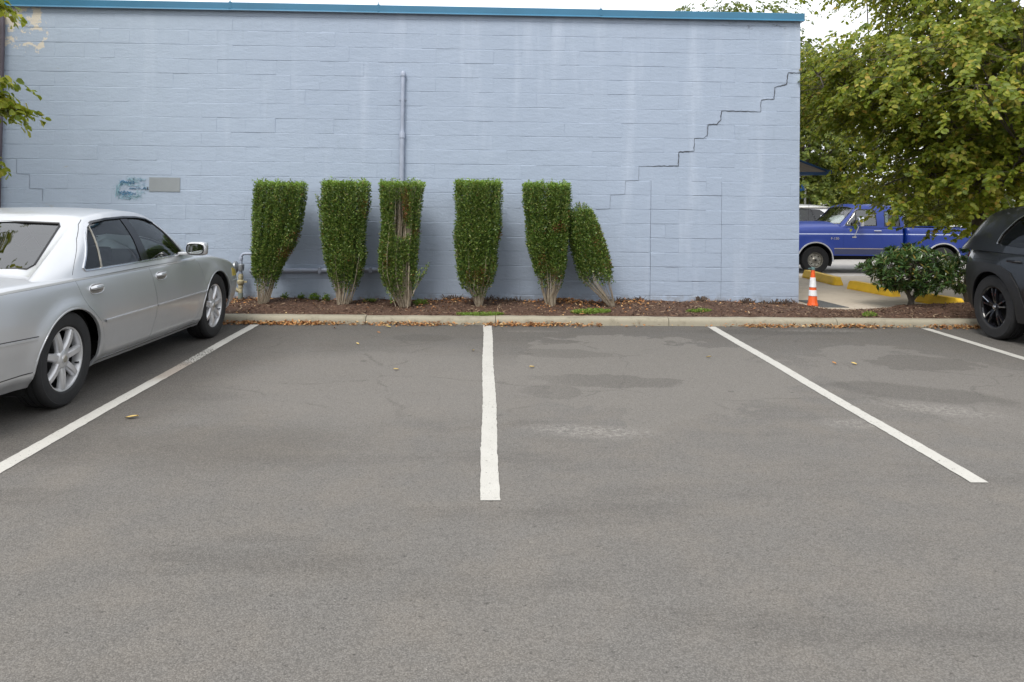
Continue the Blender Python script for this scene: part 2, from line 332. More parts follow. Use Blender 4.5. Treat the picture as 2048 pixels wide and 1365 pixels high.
# ------------------------------------------------------------------ object helpers
def tag(o, label=None, cat=None, group=None, kind=None):
    if label: o['label'] = label
    if cat: o['category'] = cat
    if group: o['group'] = group
    if kind: o['kind'] = kind
    return o
def thing(name, loc=(0, 0, 0), rz=0.0, label=None, cat=None, group=None, parent=None):
    o = bpy.data.objects.new(name, None); COL.objects.link(o); o.location = loc; o.rotation_euler = (0, 0, rz)
    o.empty_display_size = 0.2
    if parent: o.parent = parent
    return tag(o, label, cat, group)
def link(name, me, mat=None, parent=None, loc=(0, 0, 0), rot=None):
    o = bpy.data.objects.new(name, me); COL.objects.link(o); o.location = loc
    if rot is not None: o.rotation_euler = rot
    if mat is not None and not me.materials: me.materials.append(mat)
    if parent: o.parent = parent
    return o
def mesh(name, V, F, mat=None, smooth=False):
    me = bpy.data.meshes.new(name); me.from_pydata([tuple(map(float, v)) for v in V], [], [tuple(int(i) for i in f) for f in F])
    if mat is not None: me.materials.append(mat)
    if smooth: me.polygons.foreach_set('use_smooth', [True] * len(me.polygons))
    me.update(); return me
def obj(name, V, F, mat=None, parent=None, smooth=False, loc=(0, 0, 0), rot=None):
    return link(name, mesh(name, V, F, mat, smooth), None, parent, loc, rot)
def polymesh(name, V, k, mat, tint=None):
    """V (n,k,3): n separate k-gons (fast path)"""
    n = len(V); me = bpy.data.meshes.new(name); me.vertices.add(n * k); me.loops.add(n * k); me.polygons.add(n)
    me.vertices.foreach_set('co', np.ascontiguousarray(V, dtype=np.float32).ravel())
    me.loops.foreach_set('vertex_index', np.arange(n * k, dtype=np.int32))
    me.polygons.foreach_set('loop_start', np.arange(0, n * k, k, dtype=np.int32))
    me.polygons.foreach_set('loop_total', np.full(n, k, dtype=np.int32))
    me.materials.append(mat)
    if tint is not None:
        a = me.attributes.new('tint', 'FLOAT', 'POINT'); a.data.foreach_set('value', np.repeat(tint, k).astype(np.float32))
    me.update(calc_edges=True); return me
def norm(a): return a / np.maximum(np.linalg.norm(a, axis=-1, keepdims=True), 1e-9)
def leaves(P, D, Nn, L, Wd, fold=0.18):
    """folded kite leaves, two triangles each as a quad"""
    D = norm(D); S = norm(np.cross(D, Nn)); U = np.cross(S, D)
    L = L[:, None]; Wd = Wd[:, None]
    a = P; b = P + D * L * 0.45 + S * Wd * 0.5 + U * Wd * fold; c = P + D * L; d = P + D * L * 0.45 - S * Wd * 0.5 + U * Wd * fold
    return np.stack([a, b, c, d], 1)
def lobed(P, D, Nn, L, Wd, fold=0.15):
    """broad leaves of two quads (six corners) sharing the midrib; returns verts (n,6,3)"""
    D = norm(D); S = norm(np.cross(D, Nn)); U = np.cross(S, D)
    L = L[:, None]; Wd = Wd[:, None]
    tip = P + D * L - U * L * 0.12
    l1 = P + D * L * 0.22 + S * Wd * 0.42 + U * Wd * fold; l2 = P + D * L * 0.66 + S * Wd * 0.44 + U * Wd * fold * 0.6
    r1 = P + D * L * 0.22 - S * Wd * 0.42 + U * Wd * fold; r2 = P + D * L * 0.66 - S * Wd * 0.44 + U * Wd * fold * 0.6
    return np.stack([P, l1, l2, tip, r2, r1], 1)
def lobedmesh(name, V, mat):
    n = len(V); me = bpy.data.meshes.new(name); me.vertices.add(n * 6); me.loops.add(n * 8); me.polygons.add(n * 2)
    me.vertices.foreach_set('co', np.ascontiguousarray(V, dtype=np.float32).ravel())
    idx = (np.arange(n)[:, None] * 6 + np.array([0, 3, 2, 1, 0, 5, 4, 3])[None]).astype(np.int32)
    me.loops.foreach_set('vertex_index', idx.ravel())
    me.polygons.foreach_set('loop_start', np.arange(0, n * 8, 4, dtype=np.int32))
    me.polygons.foreach_set('loop_total', np.full(n * 2, 4, dtype=np.int32))
    me.materials.append(mat); me.update(calc_edges=True); return me
class MB:
    """collects boxes, tubes and lathes into one mesh"""
    def __init__(s): s.V = []; s.F = []
    def add(s, V, F):
        b = len(s.V); s.V += [tuple(map(float, v)) for v in V]; s.F += [tuple(i + b for i in f) for f in F]; return s
    def box(s, x0, x1, y0, y1, z0, z1):
        V = [(x, y, z) for x in (x0, x1) for y in (y0, y1) for z in (z0, z1)]
        return s.add(V, [(0, 1, 3, 2), (4, 6, 7, 5), (0, 4, 5, 1), (2, 3, 7, 6), (0, 2, 6, 4), (1, 5, 7, 3)])
    def tube(s, pts, rad, k=8, cap=True):
        pts = [Vector(p) for p in pts]; n = len(pts)
        if not hasattr(rad, '__len__'): rad = [rad] * n
        V = []; up = Vector((0, 0, 1)); prev = None
        for i, p in enumerate(pts):
            d = (pts[min(i + 1, n - 1)] - pts[max(i - 1, 0)]).normalized()
            if prev is None:
                a = d.cross(up) if abs(d.z) < 0.95 else d.cross(Vector((1, 0, 0)))
            else: a = prev - d * prev.dot(d)
            a.normalize(); prev = a; b = d.cross(a)
            for j in range(k):
                t = 2 * math.pi * j / k; V.append(p + (a * math.cos(t) + b * math.sin(t)) * rad[i])
        F = [(i * k + j, i * k + (j + 1) % k, (i + 1) * k + (j + 1) % k, (i + 1) * k + j) for i in range(n - 1) for j in range(k)]
        if cap: F += [tuple(reversed(range(k))), tuple(range((n - 1) * k, n * k))]
        return s.add(V, F)
    def lathe(s, prof, k=24, axis='z', c=(0, 0, 0), closed=False):
        """prof: list of (radius, height along axis)"""
        V = []; m = len(prof)
        for r, h in prof:
            for j in range(k):
                t = 2 * math.pi * j / k; a, b = r * math.cos(t), r * math.sin(t)
                V.append({'z': (a, b, h), 'x': (h, a, b), 'y': (b, h, a)}[axis])
        V = [(v[0] + c[0], v[1] + c[1], v[2] + c[2]) for v in V]
        F = [(i * k + j, i * k + (j + 1) % k, ((i + 1) % m) * k + (j + 1) % k, ((i + 1) % m) * k + j) for i in range(m if closed else m - 1) for j in range(k)]
        return s.add(V, F)
    def make(s, name, mat, parent=None, smooth=False, loc=(0, 0, 0), bevel=0.0, rot=None, ang=35):
        me = mesh(name, s.V, s.F, mat)
        if bevel:
            bm = bmesh.new(); bm.from_mesh(me); bmesh.ops.remove_doubles(bm, verts=bm.verts, dist=1e-5)
            es = [e for e in bm.edges if len(e.link_faces) == 2 and e.calc_face_angle(0) > 0.6]
            bmesh.ops.bevel(bm, geom=es, offset=bevel, segments=2, affect='EDGES', profile=0.6); bm.to_mesh(me); bm.free()
        if smooth:
            me.polygons.foreach_set('use_smooth', [True] * len(me.polygons)); me.set_sharp_from_angle(angle=R(ang))
        return link(name, me, None, parent, loc, rot)
def prism_along_x(prof, x0, x1):
    """prof: (y,z) outline, counter-clockwise seen from +x"""
    k = len(prof); V = [(x0, y, z) for y, z in prof] + [(x1, y, z) for y, z in prof]
    F = [tuple(reversed(range(k))), tuple(range(k, 2 * k))] + [(i, (i + 1) % k, k + (i + 1) % k, k + i) for i in range(k)]
    return V, F

# ------------------------------------------------------------------ ground, lot, bed, apron
YW, YK = 11.20, 9.74             # wall face, kerb face
XL, XR = -7.70, 4.472            # wall ends
V = [(-60, -45, 0), (60, -45, 0), (60, YK + 0.06, 0), (-60, YK + 0.06, 0)]
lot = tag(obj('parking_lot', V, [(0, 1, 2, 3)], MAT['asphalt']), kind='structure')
prof = [(9.6, -0.03), (15.4, 0.0), (20.3, -0.43), (40, -0.45), (400, -0.45)]
V = []; F = []
for y, z in prof: V += [(-300, y, z), (300, y, z)]
for i in range(len(prof) - 1): F.append((2 * i, 2 * i + 1, 2 * i + 3, 2 * i + 2))
tag(obj('street', V, F, MAT['street']), kind='structure')
# far ground all round, below everything
tag(obj('ground', [(-400, -400, -0.7), (400, -400, -0.7), (400, 400, -0.7), (-400, 400, -0.7)], [(0, 1, 2, 3)], MAT['street']), kind='structure')

# painted bay lines: ragged edges, a few millimetres above the asphalt
def bay_line(xc, y0, y1, wd=0.103, skew=0.0):
    ys = np.arange(y0, y1 + 0.03, 0.05); V = []; F = []
    for i, y in enumerate(ys):
        wob = 0.004 * math.sin(y * 2.3 + xc) + skew * (y - y0)
        a, b = rng.normal(0, 0.0018, 2)
        V += [(xc + wob - wd / 2 + a, y, 0), (xc + wob + wd / 2 + b, y, 0)]
        if i: F.append((2 * i - 2, 2 * i - 1, 2 * i + 1, 2 * i))
    o = obj('bay_line', V, F, MAT['line'], lot, loc=(0, 0, 0.004)); return o
bay_line(-2.735, 4.3, 9.66); bay_line(0.047, 4.14, 9.70); bay_line(2.787, 4.39, 9.70); bay_line(5.43, 4.4, 9.66)

# kerb: cast sections with rounded nose and narrow joints
kerb = tag(thing('kerb'), kind='structure')
KP = [(YK, -0.05), (YK + 0.004, 0.045), (YK + 0.012, 0.070), (YK + 0.026, 0.083), (YK + 0.048, 0.090), (YK + 0.115, 0.098), (YK + 0.135, 0.088), (YK + 0.14, -0.05)]
js = [-11.0, -9.1, -7.2, -5.3, -3.36, -1.432, 0.144, 2.277, 4.379, 6.45, 8.5, 10.6, 12.7]
for a, b in zip(js[:-1], js[1:]):
    nseg = 14; xs = np.linspace(a + 0.004, b - 0.004, nseg + 1); k = len(KP); V = []; F = []
    dz = rng.normal(0, 0.002)
    for x in xs:
        e = rng.normal(0, 0.0022, 2)
        for (y, z) in KP: V.append((x, y + e[0] * (z > 0), z + (dz + e[1]) * (z > 0.03)))
    for i in range(nseg):
        for j in range(k - 1): F.append((i * k + j, (i + 1) * k + j, (i + 1) * k + j + 1, i * k + j + 1))
    F += [tuple(range(k)), tuple(reversed(range(nseg * k, nseg * k + k)))]
    o = obj('kerb_section', V, F, MAT['kerb'], kerb, smooth=True); o.data.set_sharp_from_angle(angle=R(40))

# planting bed
def bed_back(x): return YW + 0.03 if x < XR - 0.02 else 10.80 + 0.05 * math.sin(x * 1.7) + (0.45 if x > 7.2 else 0.0)
def bed_z(x, y):
    z = 0.082 + 0.030 * min(1, max(0, (y - 9.88) / 0.5)) + 0.012 * math.sin(x * 2.1 + y * 3) + 0.010 * math.sin(x * 5.3 - y * 2)
    z += 0.06 * math.exp(-((x - 6.75) / 0.55) ** 2 - ((y - 10.55) / 0.35) ** 2) + 0.04 * math.exp(-((x - 6.1) / 0.4) ** 2 - ((y - 10.7) / 0.3) ** 2)
    z += 0.035 * math.exp(-((x - 1.15) / 0.35) ** 2 - ((y - 10.95) / 0.25) ** 2)
    if x > XR + 0.1: z -= 0.03 * max(0, min(1, (y - 10.5) / 0.3)) * (1 if x < 5.6 else 0.2)
    return z
xs = np.arange(-11, 12.75, 0.07); ny = 22; V = []; F = []
for i, x in enumerate(xs):
    yb = bed_back(x)
    for j in range(ny):
        y = 9.872 + (yb - 9.872) * j / (ny - 1); V.append((x, y, bed_z(x, y) + rng.normal(0, 0.005) - (0.05 if j == 0 else 0)))
for i in range(len(xs) - 1):
    for j in range(ny - 1): F.append((i * ny + j, (i + 1) * ny + j, (i + 1) * ny + j + 1, i * ny + j + 1))
tag(obj('planting_bed', V, F, MAT['soil'], smooth=True), kind='structure')
# bark chips strewn over the bed
n = 15000; X = rng.uniform(-4.6, 7.2, n); U = rng.uniform(0, 1, n)
P = np.array([(x, 9.885 + (bed_back(x) - 9.92) * u, 0) for x, u in zip(X, U)]); P[:, 2] = [bed_z(a, b) for a, b in P[:, :2]]; P[:, 2] += rng.uniform(0.0, 0.014, n)
az = rng.uniform(0, 6.283, n); D = np.stack([np.cos(az), np.sin(az), rng.normal(0, 0.25, n)], 1)
NN = norm(np.stack([rng.normal(0, 0.35, n), rng.normal(0, 0.35, n), np.ones(n)], 1))
L = rng.gamma(3.0, 0.0085, n) + 0.006; D = norm(D); S = norm(np.cross(D, NN)); Wd = rng.uniform(0.004, 0.012, n)[:, None]
q = np.stack([P - S * Wd * 0.6, P + S * Wd * 0.6, P + D * L[:, None] + S * Wd * 0.35, P + D * L[:, None] - S * Wd * 0.5], 1)
tag(link('bark_mulch', polymesh('bark_mulch', q, 4, MAT['chip'])), 'reddish brown bark mulch covering the bed at the wall', 'mulch', kind='stuff')
# drift of dead leaves against the kerb
def density(x):
    d = 1.0 if x < -0.35 else 0.25 if x < 0.0 else 0.75 if x < 0.55 else 0.95 if x < 1.45 else 0.07 if x < 3.2 else 0.5 if x < 4.2 else 0.8
    return d * (0.55 + 0.45 * math.sin(x * 3.3) * math.sin(x * 1.27 + 1))
Xs = []
while len(Xs) < 3400:
    x = rng.uniform(-4.4, 7.3)
    if rng.uniform() < density(x): Xs.append(x)
X = np.array(Xs); n = len(X); off = np.abs(rng.normal(0, 0.055, n)); Y = YK - 0.008 - off
P = np.stack([X, Y, 0.006 + np.maximum(0, 0.032 - off * 0.28) * rng.uniform(0, 1, n)], 1)
az = rng.uniform(0, 6.283, n); D = np.stack([np.cos(az), np.sin(az) * 0.7, rng.normal(0.12, 0.3, n)], 1)
NN = norm(np.stack([rng.normal(0, 0.5, n), rng.normal(-0.2, 0.5, n), np.ones(n)], 1))
q = leaves(P, D, NN, rng.uniform(0.022, 0.055, n), rng.uniform(0.010, 0.022, n), 0.35); q[:, :, 2] = np.maximum(q[:, :, 2], 0.005)
tag(link('leaf_litter', polymesh('leaf_litter', q, 4, MAT['dryleaf'])), 'drift of dry orange brown leaves along the foot of the kerb', 'leaves', kind='stuff')
# leaves blown up against the wall, on the mulch
X = np.concatenate([rng.normal(1.15, 0.28, 420), rng.normal(2.0, 0.22, 160), rng.uniform(-3.6, -2.9, 200), rng.uniform(-0.95, -0.2, 160), rng.uniform(-3, 4.3, 260)])
n = len(X); Y = np.where(rng.uniform(size=n) < 0.7, rng.uniform(10.75, 11.17, n), rng.uniform(9.95, 11.15, n))
P = np.array([(a, b, bed_z(a, b) + 0.012 + 0.012 * rng.uniform()) for a, b in zip(X, Y)])
az = rng.uniform(0, 6.283, n); D = np.stack([np.cos(az), np.sin(az), rng.normal(0.1, 0.3, n)], 1); NN = norm(np.stack([rng.normal(0, 0.5, n), rng.normal(-0.2, 0.5, n), np.ones(n)], 1))
tag(link('dead_leaves', polymesh('dead_leaves', leaves(P, D, NN, rng.uniform(0.025, 0.055, n), rng.uniform(0.012, 0.024, n), 0.3), 4, MAT['dryleaf'])), 'scattered dead brown leaves lying on the mulch bed', 'leaves', kind='stuff')

# concrete apron right of the building: slab with a cut joint
ax = np.linspace(XR, 14.0, 30); V = []; F = []
for i, x in enumerate(ax):
    yf = bed_back(x) - 0.05 if x > XR + 0.05 else 10.80
    V += [(x, yf, -0.02), (x, yf, 0.083), (x, 13.1, 0.080), (x, 15.55, 0.070), (x, 15.55, -0.05)]
    if i:
        a, b = (i - 1) * 5, i * 5
        F += [(a + j, b + j, b + j + 1, a + j + 1) for j in range(4)]
tag(obj('concrete_apron', V, F, MAT['apron']), kind='structure')

# ------------------------------------------------------------------ the building
bld = thing('building', (0, YW, 0), 0, 'pale blue-grey painted concrete block building with teal coping behind the hedges', 'building')
PITCH, Z0 = 0.2025, 0.190
m = MB(); m.box(XL, XR - 0.006, 0.045, 9.6, -0.4, 4.10); m.make('wall_core', MAT['wall'], bld)
m = MB(); m.box(XL + 0.1, XR - 0.1, 0.3, 9.5, 4.101, 4.16); m.make('roof', MAT['roofing'], bld)
_bc = {}
def block_mesh(wd, ht, var, rough=1.0):
    key = (round(wd, 3), round(ht, 3), var, rough)
    if key in _bc: return _bc[key]
    r = np.random.default_rng(var * 17 + 3); w2, h2 = wd / 2, ht / 2
    ch, cd_, eh, ed = 0.0050 * (1 + 0.7 * r.uniform()), 0.0012 + 0.0042 * r.uniform(), 0.0012, 0.0009
    V = []; xs = [-w2, -w2 + eh, w2 - eh, w2]; zs = [-h2, -h2 + ch * 0.7, h2 - ch * 1.3, h2]
    for a, x in enumerate(xs):
        for b, z in enumerate(zs):
            edge = max(cd_ if b in (0, 3) else 0, ed if a in (0, 3) else 0)
            j = r.normal(0, 0.0009 * rough, 3); inner = a in (1, 2) and b in (1, 2)
            V.append((x + (j[0] if a in (1, 2) else 0), edge + (j[1] * 1.3 if inner else 0), z + (j[2] * 1.6 if b in (1, 2) else 0)))
    F = [(a * 4 + b, (a + 1) * 4 + b, (a + 1) * 4 + b + 1, a * 4 + b + 1) for a in range(3) for b in range(3)]
    k = len(V); ring = [0, 4, 8, 12, 13, 14, 15, 11, 7, 3, 2, 1]
    V += [(V[i][0], 0.05, V[i][2]) for i in ring]
    F += [(ring[i], k + i, k + (i + 1) % 12, ring[(i + 1) % 12]) for i in range(12)]
    me = mesh('block', V, F, MAT['wall']); _bc[key] = me; return me
blocks = []       # (x centre, z centre, width, height, dy, tilt, variant, roughness)
DX0, DX1, DZ1 = 2.343, 3.358, 1.868        # bricked-up doorway
for k in range(-1, 20):
    za = Z0 + k * PITCH; zb = za + PITCH
    if k == 19: zb = 4.16
    x = XL - (0.2 if k % 2 else 0.0) + 0.11
    while x < XR - 1e-3:
        xa, xb = max(x, XL), min(x + 0.4045, XR); x += 0.4045
        if xb - xa < 0.03: continue
        segs = [(xa, xb)]
        if zb < 1.83:
            if xa >= DX0 and xb <= DX1: continue
            if xa < DX0 < xb: segs = [(xa, DX0)]
            elif xa < DX1 < xb: segs = [(DX1, xb)]
        for (p0, p1) in segs:
            if p1 - p0 > 0.02: blocks.append(((p0 + p1) / 2, (za + zb) / 2, p1 - p0, zb - za, rng.normal(0, 0.0010), rng.normal(0, 0.0010), int(rng.integers(0, 14)), 1.0))
for k in range(-1, 8):
    za = Z0 + k * PITCH; zb = za + PITCH if k < 7 else DZ1
    cuts = [DX0 + 0.004, DX0 + 0.40, DX0 + 0.79, DX1 - 0.004] if k % 2 else [DX0 + 0.004, DX0 + 0.21, DX0 + 0.60, DX1 - 0.004]
    for a, b in zip(cuts[:-1], cuts[1:]):
        blocks.append(((a + b) / 2, (za + zb) / 2 + rng.normal(0, 0.002), b - a - 0.0005, zb - za - 0.001, -0.0022 + rng.normal(0, 0.0016), rng.normal(0, 0.0035), int(rng.integers(0, 14)), 1.3))
HX = [(-3.05, -2.4), (-2.15, -1.55), (-1.38, -0.85), (-0.4, 0.2), (0.55, 1.1), (1.2, 1.6)]
def prio(b):
    hid = b[1] < 1.7 and any(a - 0.1 < b[0] < c + 0.1 for a, c in HX) or (b[0] < -3.6 and b[1] < 1.45) or b[0] < -6.75 or b[1] < 0.12
    return (hid, math.hypot(b[0], b[1] - 1.58))
blocks.sort(key=prio); rest_V = []; rest_F = []
for i, (x, z, wd, ht, dy, tl, var, ro) in enumerate(blocks):
    me = block_mesh(wd, ht, var, ro)
    if i < 300 or ro > 1:
        link('block', me, None, bld, (x, dy, z), (0, tl * 0.4, tl))
    else:
        b = len(rest_V); c_, s_ = math.cos(tl), math.sin(tl)
        rest_V += [(x + v.co.x * c_ - v.co.y * s_, dy + v.co.x * s_ + v.co.y * c_, z + v.co.z) for v in me.vertices]
        rest_F += [tuple(j + b for j in p.vertices) for p in me.polygons]
tag(obj('block_courses', rest_V, rest_F, MAT['wall'], bld), kind='stuff')
# coping: folded metal sections with overlapping seams and a drip edge
CP = [(0.06, 4.225), (-0.045, 4.222), (-0.050, 4.216), (-0.050, 4.132), (-0.066, 4.116), (-0.068, 4.108), (-0.060, 4.108), (-0.040, 4.126), (-0.034, 4.205), (0.06, 4.21)]
for a, b, dz in [(-7.75, -3.571, 0.0), (-3.571, -1.52, 0.002), (-1.52, 1.602, 0.001), (1.602, XR + 0.035, -0.002)]:
    V, F = prism_along_x([(y, z + dz) for y, z in CP], a + 0.001, b - 0.001)
    obj('coping_section', V, F, MAT['coping'], bld)
for x in (-3.571, -1.52, 1.602):
    m = MB(); m.box(x - 0.016, x + 0.016, -0.0545, 0.05, 4.135, 4.232); m.box(x - 0.006, x + 0.004, -0.05, -0.046, 4.2321, 4.262); m.make('coping_seam', MAT['coping'], bld)
m = MB(); m.box(XR + 0.0355, XR + 0.043, -0.05, 9.6, 4.11, 4.222); m.make('coping_return', MAT['coping'], bld)
# stepped settlement crack
CK = [(4.465, 3.379), (4.296, 3.377), (4.276, 3.211), (4.109, 3.168), (4.097, 3.0), (3.914, 2.987), (3.904, 2.815), (3.34, 2.819), (3.333, 2.691), (3.28, 2.629), (3.152, 2.622), (3.142, 2.468), (3.089, 2.427), (2.956, 2.42), (2.952, 2.24), (2.738, 2.225), (2.729, 2.030), (2.279, 2.02), (2.17, 2.016), (2.166, 1.82), (1.981, 1.812), (1.974, 1.62), (1.77, 1.61), (1.761, 1.415), (1.56, 1.405)]
def ribbon(name, pts, wds, mat, parent, y=-0.0055, jit=0.0015):
    P = []
    for (a, b) in zip(pts[:-1], pts[1:]):
        nn = max(1, int(math.dist(a, b) / 0.025))
        for t in range(nn): P.append((a[0] + (b[0] - a[0]) * t / nn, a[1] + (b[1] - a[1]) * t / nn))
    P.append(pts[-1]); V = []; F = []
    for i, (x, z) in enumerate(P):
        a = P[max(i - 1, 0)]; b = P[min(i + 1, len(P) - 1)]; l = math.dist(a, b) or 1
        nx, nz = -(b[1] - a[1]) / l, (b[0] - a[0]) / l
        wd = (wds if not callable(wds) else wds(i / len(P))) * (0.6 + 0.8 * rng.uniform()); jx, jz = rng.normal(0, jit, 2)
        V += [(x + jx + nx * wd / 2, y, z + jz + nz * wd / 2), (x + jx - nx * wd / 2, y, z + jz - nz * wd / 2), (x + jx - nx * wd / 2, y + 0.0045, z + jz - nz * wd / 2), (x + jx + nx * wd / 2, y + 0.0045, z + jz + nz * wd / 2)]
        if i: F += [((i - 1) * 4 + j, (i - 1) * 4 + (j + 1) % 4, i * 4 + (j + 1) % 4, i * 4 + j) for j in range(4)]
    return obj(name, V, F, mat, parent)
ribbon('crack', CK[:18], lambda t: 0.004 + 0.007 * abs(math.sin(9 * t + 0.6)), MAT['crack'], bld, jit=0.0025); ribbon('crack', CK[17:], 0.0055, MAT['crack2'], bld)
ribbon('crack', [(-6.10, 1.44), (-6.10, 1.60), (-6.28, 1.61), (-6.28, 1.80), (-6.46, 1.81), (-6.46, 2.01)], 0.006, MAT['crack2'], bld)
# touch-up rectangle and buffed-out scribble
m = MB(); m.box(-4.652, -4.232, -0.0085, 0.004, 1.583, 1.779); tag(m.make('paint_patch', MAT['patch'], bld), 'flat grey touch-up paint rectangle beside the blue scribble')
gr = obj('graffiti', [(-5.18, -0.0060, 1.42), (-4.60, -0.0060, 1.42), (-4.60, -0.0060, 1.81), (-5.18, -0.0060, 1.81)], [(0, 1, 2, 3)], MAT['smear'], bld)
tag(gr, 'faded blue marker scribble, partly scrubbed off')
def scrib(x0, z0, wd, ht, nn, mat, lw, slant=0.3):
    pts = [(x0, z0)]
    for i in range(nn):
        t = (i + 1) / nn; pts.append((x0 + wd * t + rng.normal(0, wd * 0.06) + slant * 0.01, z0 + (ht if i % 2 == 0 else 0) * rng.uniform(0.55, 1.1) + rng.normal(0, ht * 0.1)))
    ribbon('ink_stroke', pts, lw, mat, gr, y=-0.0085, jit=0.001)
for a in [(-5.05, 1.70, 0.14, 0.035, 9, 'ink', 0.011), (-5.02, 1.685, 0.17, 0.03, 11, 'ink', 0.009), (-5.07, 1.66, 0.15, 0.05, 8, 'ink2', 0.009), (-4.95, 1.735, 0.24, 0.04, 15, 'ink2', 0.006),
          (-4.92, 1.70, 0.12, 0.03, 9, 'ink2', 0.006), (-4.90, 1.655, 0.10, 0.02, 9, 'ink2', 0.005), (-4.92, 1.612, 0.24, 0.03, 21, 'ink', 0.005),
          (-5.07, 1.555, 0.15, 0.035, 11, 'ink', 0.011), (-5.05, 1.535, 0.22, 0.03, 12, 'ink', 0.008), (-5.02, 1.505, 0.26, 0.025, 15, 'ink2', 0.006), (-5.08, 1.47, 0.20, 0.03, 9, 'ink2', 0.006), (-5.11, 1.50, 0.05, 0.2, 5, 'ink2', 0.006)]:
    scrib(*a[:5], MAT[a[5]], a[6])
ribbon('ink_stroke', [(-4.67, 1.645), (-4.676, 1.60)], 0.009, MAT['crack'], gr, y=-0.0115)
# downspout with gooseneck at the left end
m = MB(); m.tube([(-6.80, 0.0, 4.08), (-6.72, -0.03, 4.05), (-6.665, -0.055, 3.96), (-6.655, -0.06, 3.80), (-6.665, -0.06, 2.0), (-6.675, -0.06, 0.12)], 0.036, 10); m.make('downspout', MAT['pipe_dark'], bld, True)
# awning on the right-hand side wall
aw = tag(thing('awning', (XR, 1.35, 0), 0, parent=bld), 'small dark blue sloping awning on the right side wall')
AWT = [(0.0, 2.395), (0.98, 2.045)]
for nm, dz, mt, th in (('canopy', 0.0, 'blue_trim', 0.02), ('lining', -0.022, 'under', 0.008)):
    V = []
    for y in (0.0, 5.2):
        for (x, z) in AWT: V += [(x, y, z + dz), (x, y, z + dz - th)]
    obj(nm, V, [(0, 4, 6, 2), (1, 3, 7, 5), (0, 2, 3, 1), (4, 5, 7, 6), (2, 6, 7, 3), (0, 1, 5, 4)], MAT[mt], aw)
m = MB(); m.box(0.97, 1.06, -0.01, 5.2, 1.985, 2.05); m.make('front_rail', MAT['blue_trim'], aw)
m = MB(); m.box(0.0, 1.0, -0.008, 0.022, 1.962, 2.012); m.tube([(0, 0.005, 2.385), (0.99, 0.005, 2.03)], 0.02, 6); m.make('end_frame', MAT['blue_trim'], aw)
# wall pipes: a capped riser with a coupling, and the run along the wall
pw = thing('wall_pipe', (-1.168, YW, 0), 0, 'capped vertical pipe rising up the block wall from behind the third hedge', 'pipe')
m = MB(); m.tube([(0, -0.045, 0.53), (0, -0.045, 2.38)], 0.034, 14); m.tube([(0.002, -0.045, 2.38), (0.002, -0.045, 3.27)], 0.027, 14); m.make('pipe', MAT['pipe'], pw, True)
m = MB(); m.lathe([(0.001, 3.31), (0.022, 3.305), (0.034, 3.285), (0.036, 3.262), (0.036, 3.235), (0.026, 3.23)], 14, c=(0.002, -0.045, 0)); m.make('cap', MAT['pipe'], pw, True)
m = MB(); m.lathe([(0.028, 2.455), (0.040, 2.45), (0.042, 2.40), (0.042, 2.37), (0.034, 2.365)], 14, c=(0, -0.045, 0)); m.make('coupling', MAT['pipe'], pw, True)
for z in (0.9, 1.7, 2.9):
    m = MB(); m.box(-0.05, 0.05, -0.012, 0.001, z, z + 0.03); m.make('strap', MAT['pipe'], pw)
ph = thing('wall_pipe', (-2.3, YW, 0), 0, 'horizontal pipe run low along the wall behind the first three hedges', 'pipe')
m = MB(); m.tube([(-0.94, -0.05, 0.50), (-0.2, -0.05, 0.512), (1.10, -0.05, 0.53)], 0.033, 14); m.make('pipe', MAT['pipe'], ph, True)
for x in (-0.55, 0.02, 0.72):
    m = MB(); m.box(x - 0.02, x + 0.02, -0.09, 0.003, 0.475 + x * .014, 0.555 + x * .014); m.make('strap', MAT['pipe'], ph, bevel=0.006)
# gas riser with regulator, left of the first hedge
g = thing('gas_riser', (-3.325, 11.02, 0.075), 0, 'small gas riser with grey regulator and worn yellow valve beside the first hedge', 'gas riser')
m = MB(); m.tube([(0, 0, -0.08), (0, 0, 0.135)], 0.035, 14); m.make('lower_pipe', MAT['greenpipe'], g, True)
m = MB(); m.lathe([(0.026, 0.13), (0.03, 0.19), (0.024, 0.20), (0.034, 0.205), (0.034, 0.235), (0.022, 0.24), (0.038, 0.25), (0.05, 0.275), (0.05, 0.30), (0.036, 0.315), (0.026, 0.32), (0.034, 0.33), (0.034, 0.375), (0.026, 0.385), (0.028, 0.40)], 12); m.box(0.03, 0.085, -0.014, 0.014, 0.275, 0.30); m.make('valve', MAT['oldyellow'], g, True)
m = MB(); m.tube([(0, 0, 0.15), (-0.06, -0.01, 0.185), (-0.10, -0.015, 0.17)], [0.022, 0.028, 0.034], 10); m.make('test_port', MAT['oldyellow'], g, True)
m = MB(); m.tube([(0, 0, 0.39), (0, 0, 0.60), (0.003, 0, 0.64), (0.03, 0, 0.668), (0.08, 0.0, 0.672), (0.34, 0.0, 0.672)], 0.020, 12); m.lathe([(0.02, 0.585), (0.028, 0.59), (0.028, 0.62), (0.02, 0.625)], 12); m.make('upper_pipe', MAT['pipe'], g, True)
m = MB(); m.lathe([(0.001, -0.05), (0.05, -0.045), (0.075, -0.02), (0.085, -0.012), (0.085, 0.012), (0.075, 0.02), (0.05, 0.04), (0.022, 0.05), (0.022, 0.075), (0.001, 0.076)], 18, axis='x', c=(-0.075, 0, 0.485)); m.lathe([(0.04, 0.44), (0.045, 0.47), (0.045, 0.52), (0.03, 0.535)], 12); m.tube([(-0.14, 0, 0.485), (-0.22, 0, 0.485)], 0.022, 10); m.make('regulator', MAT['galv'], g, True)

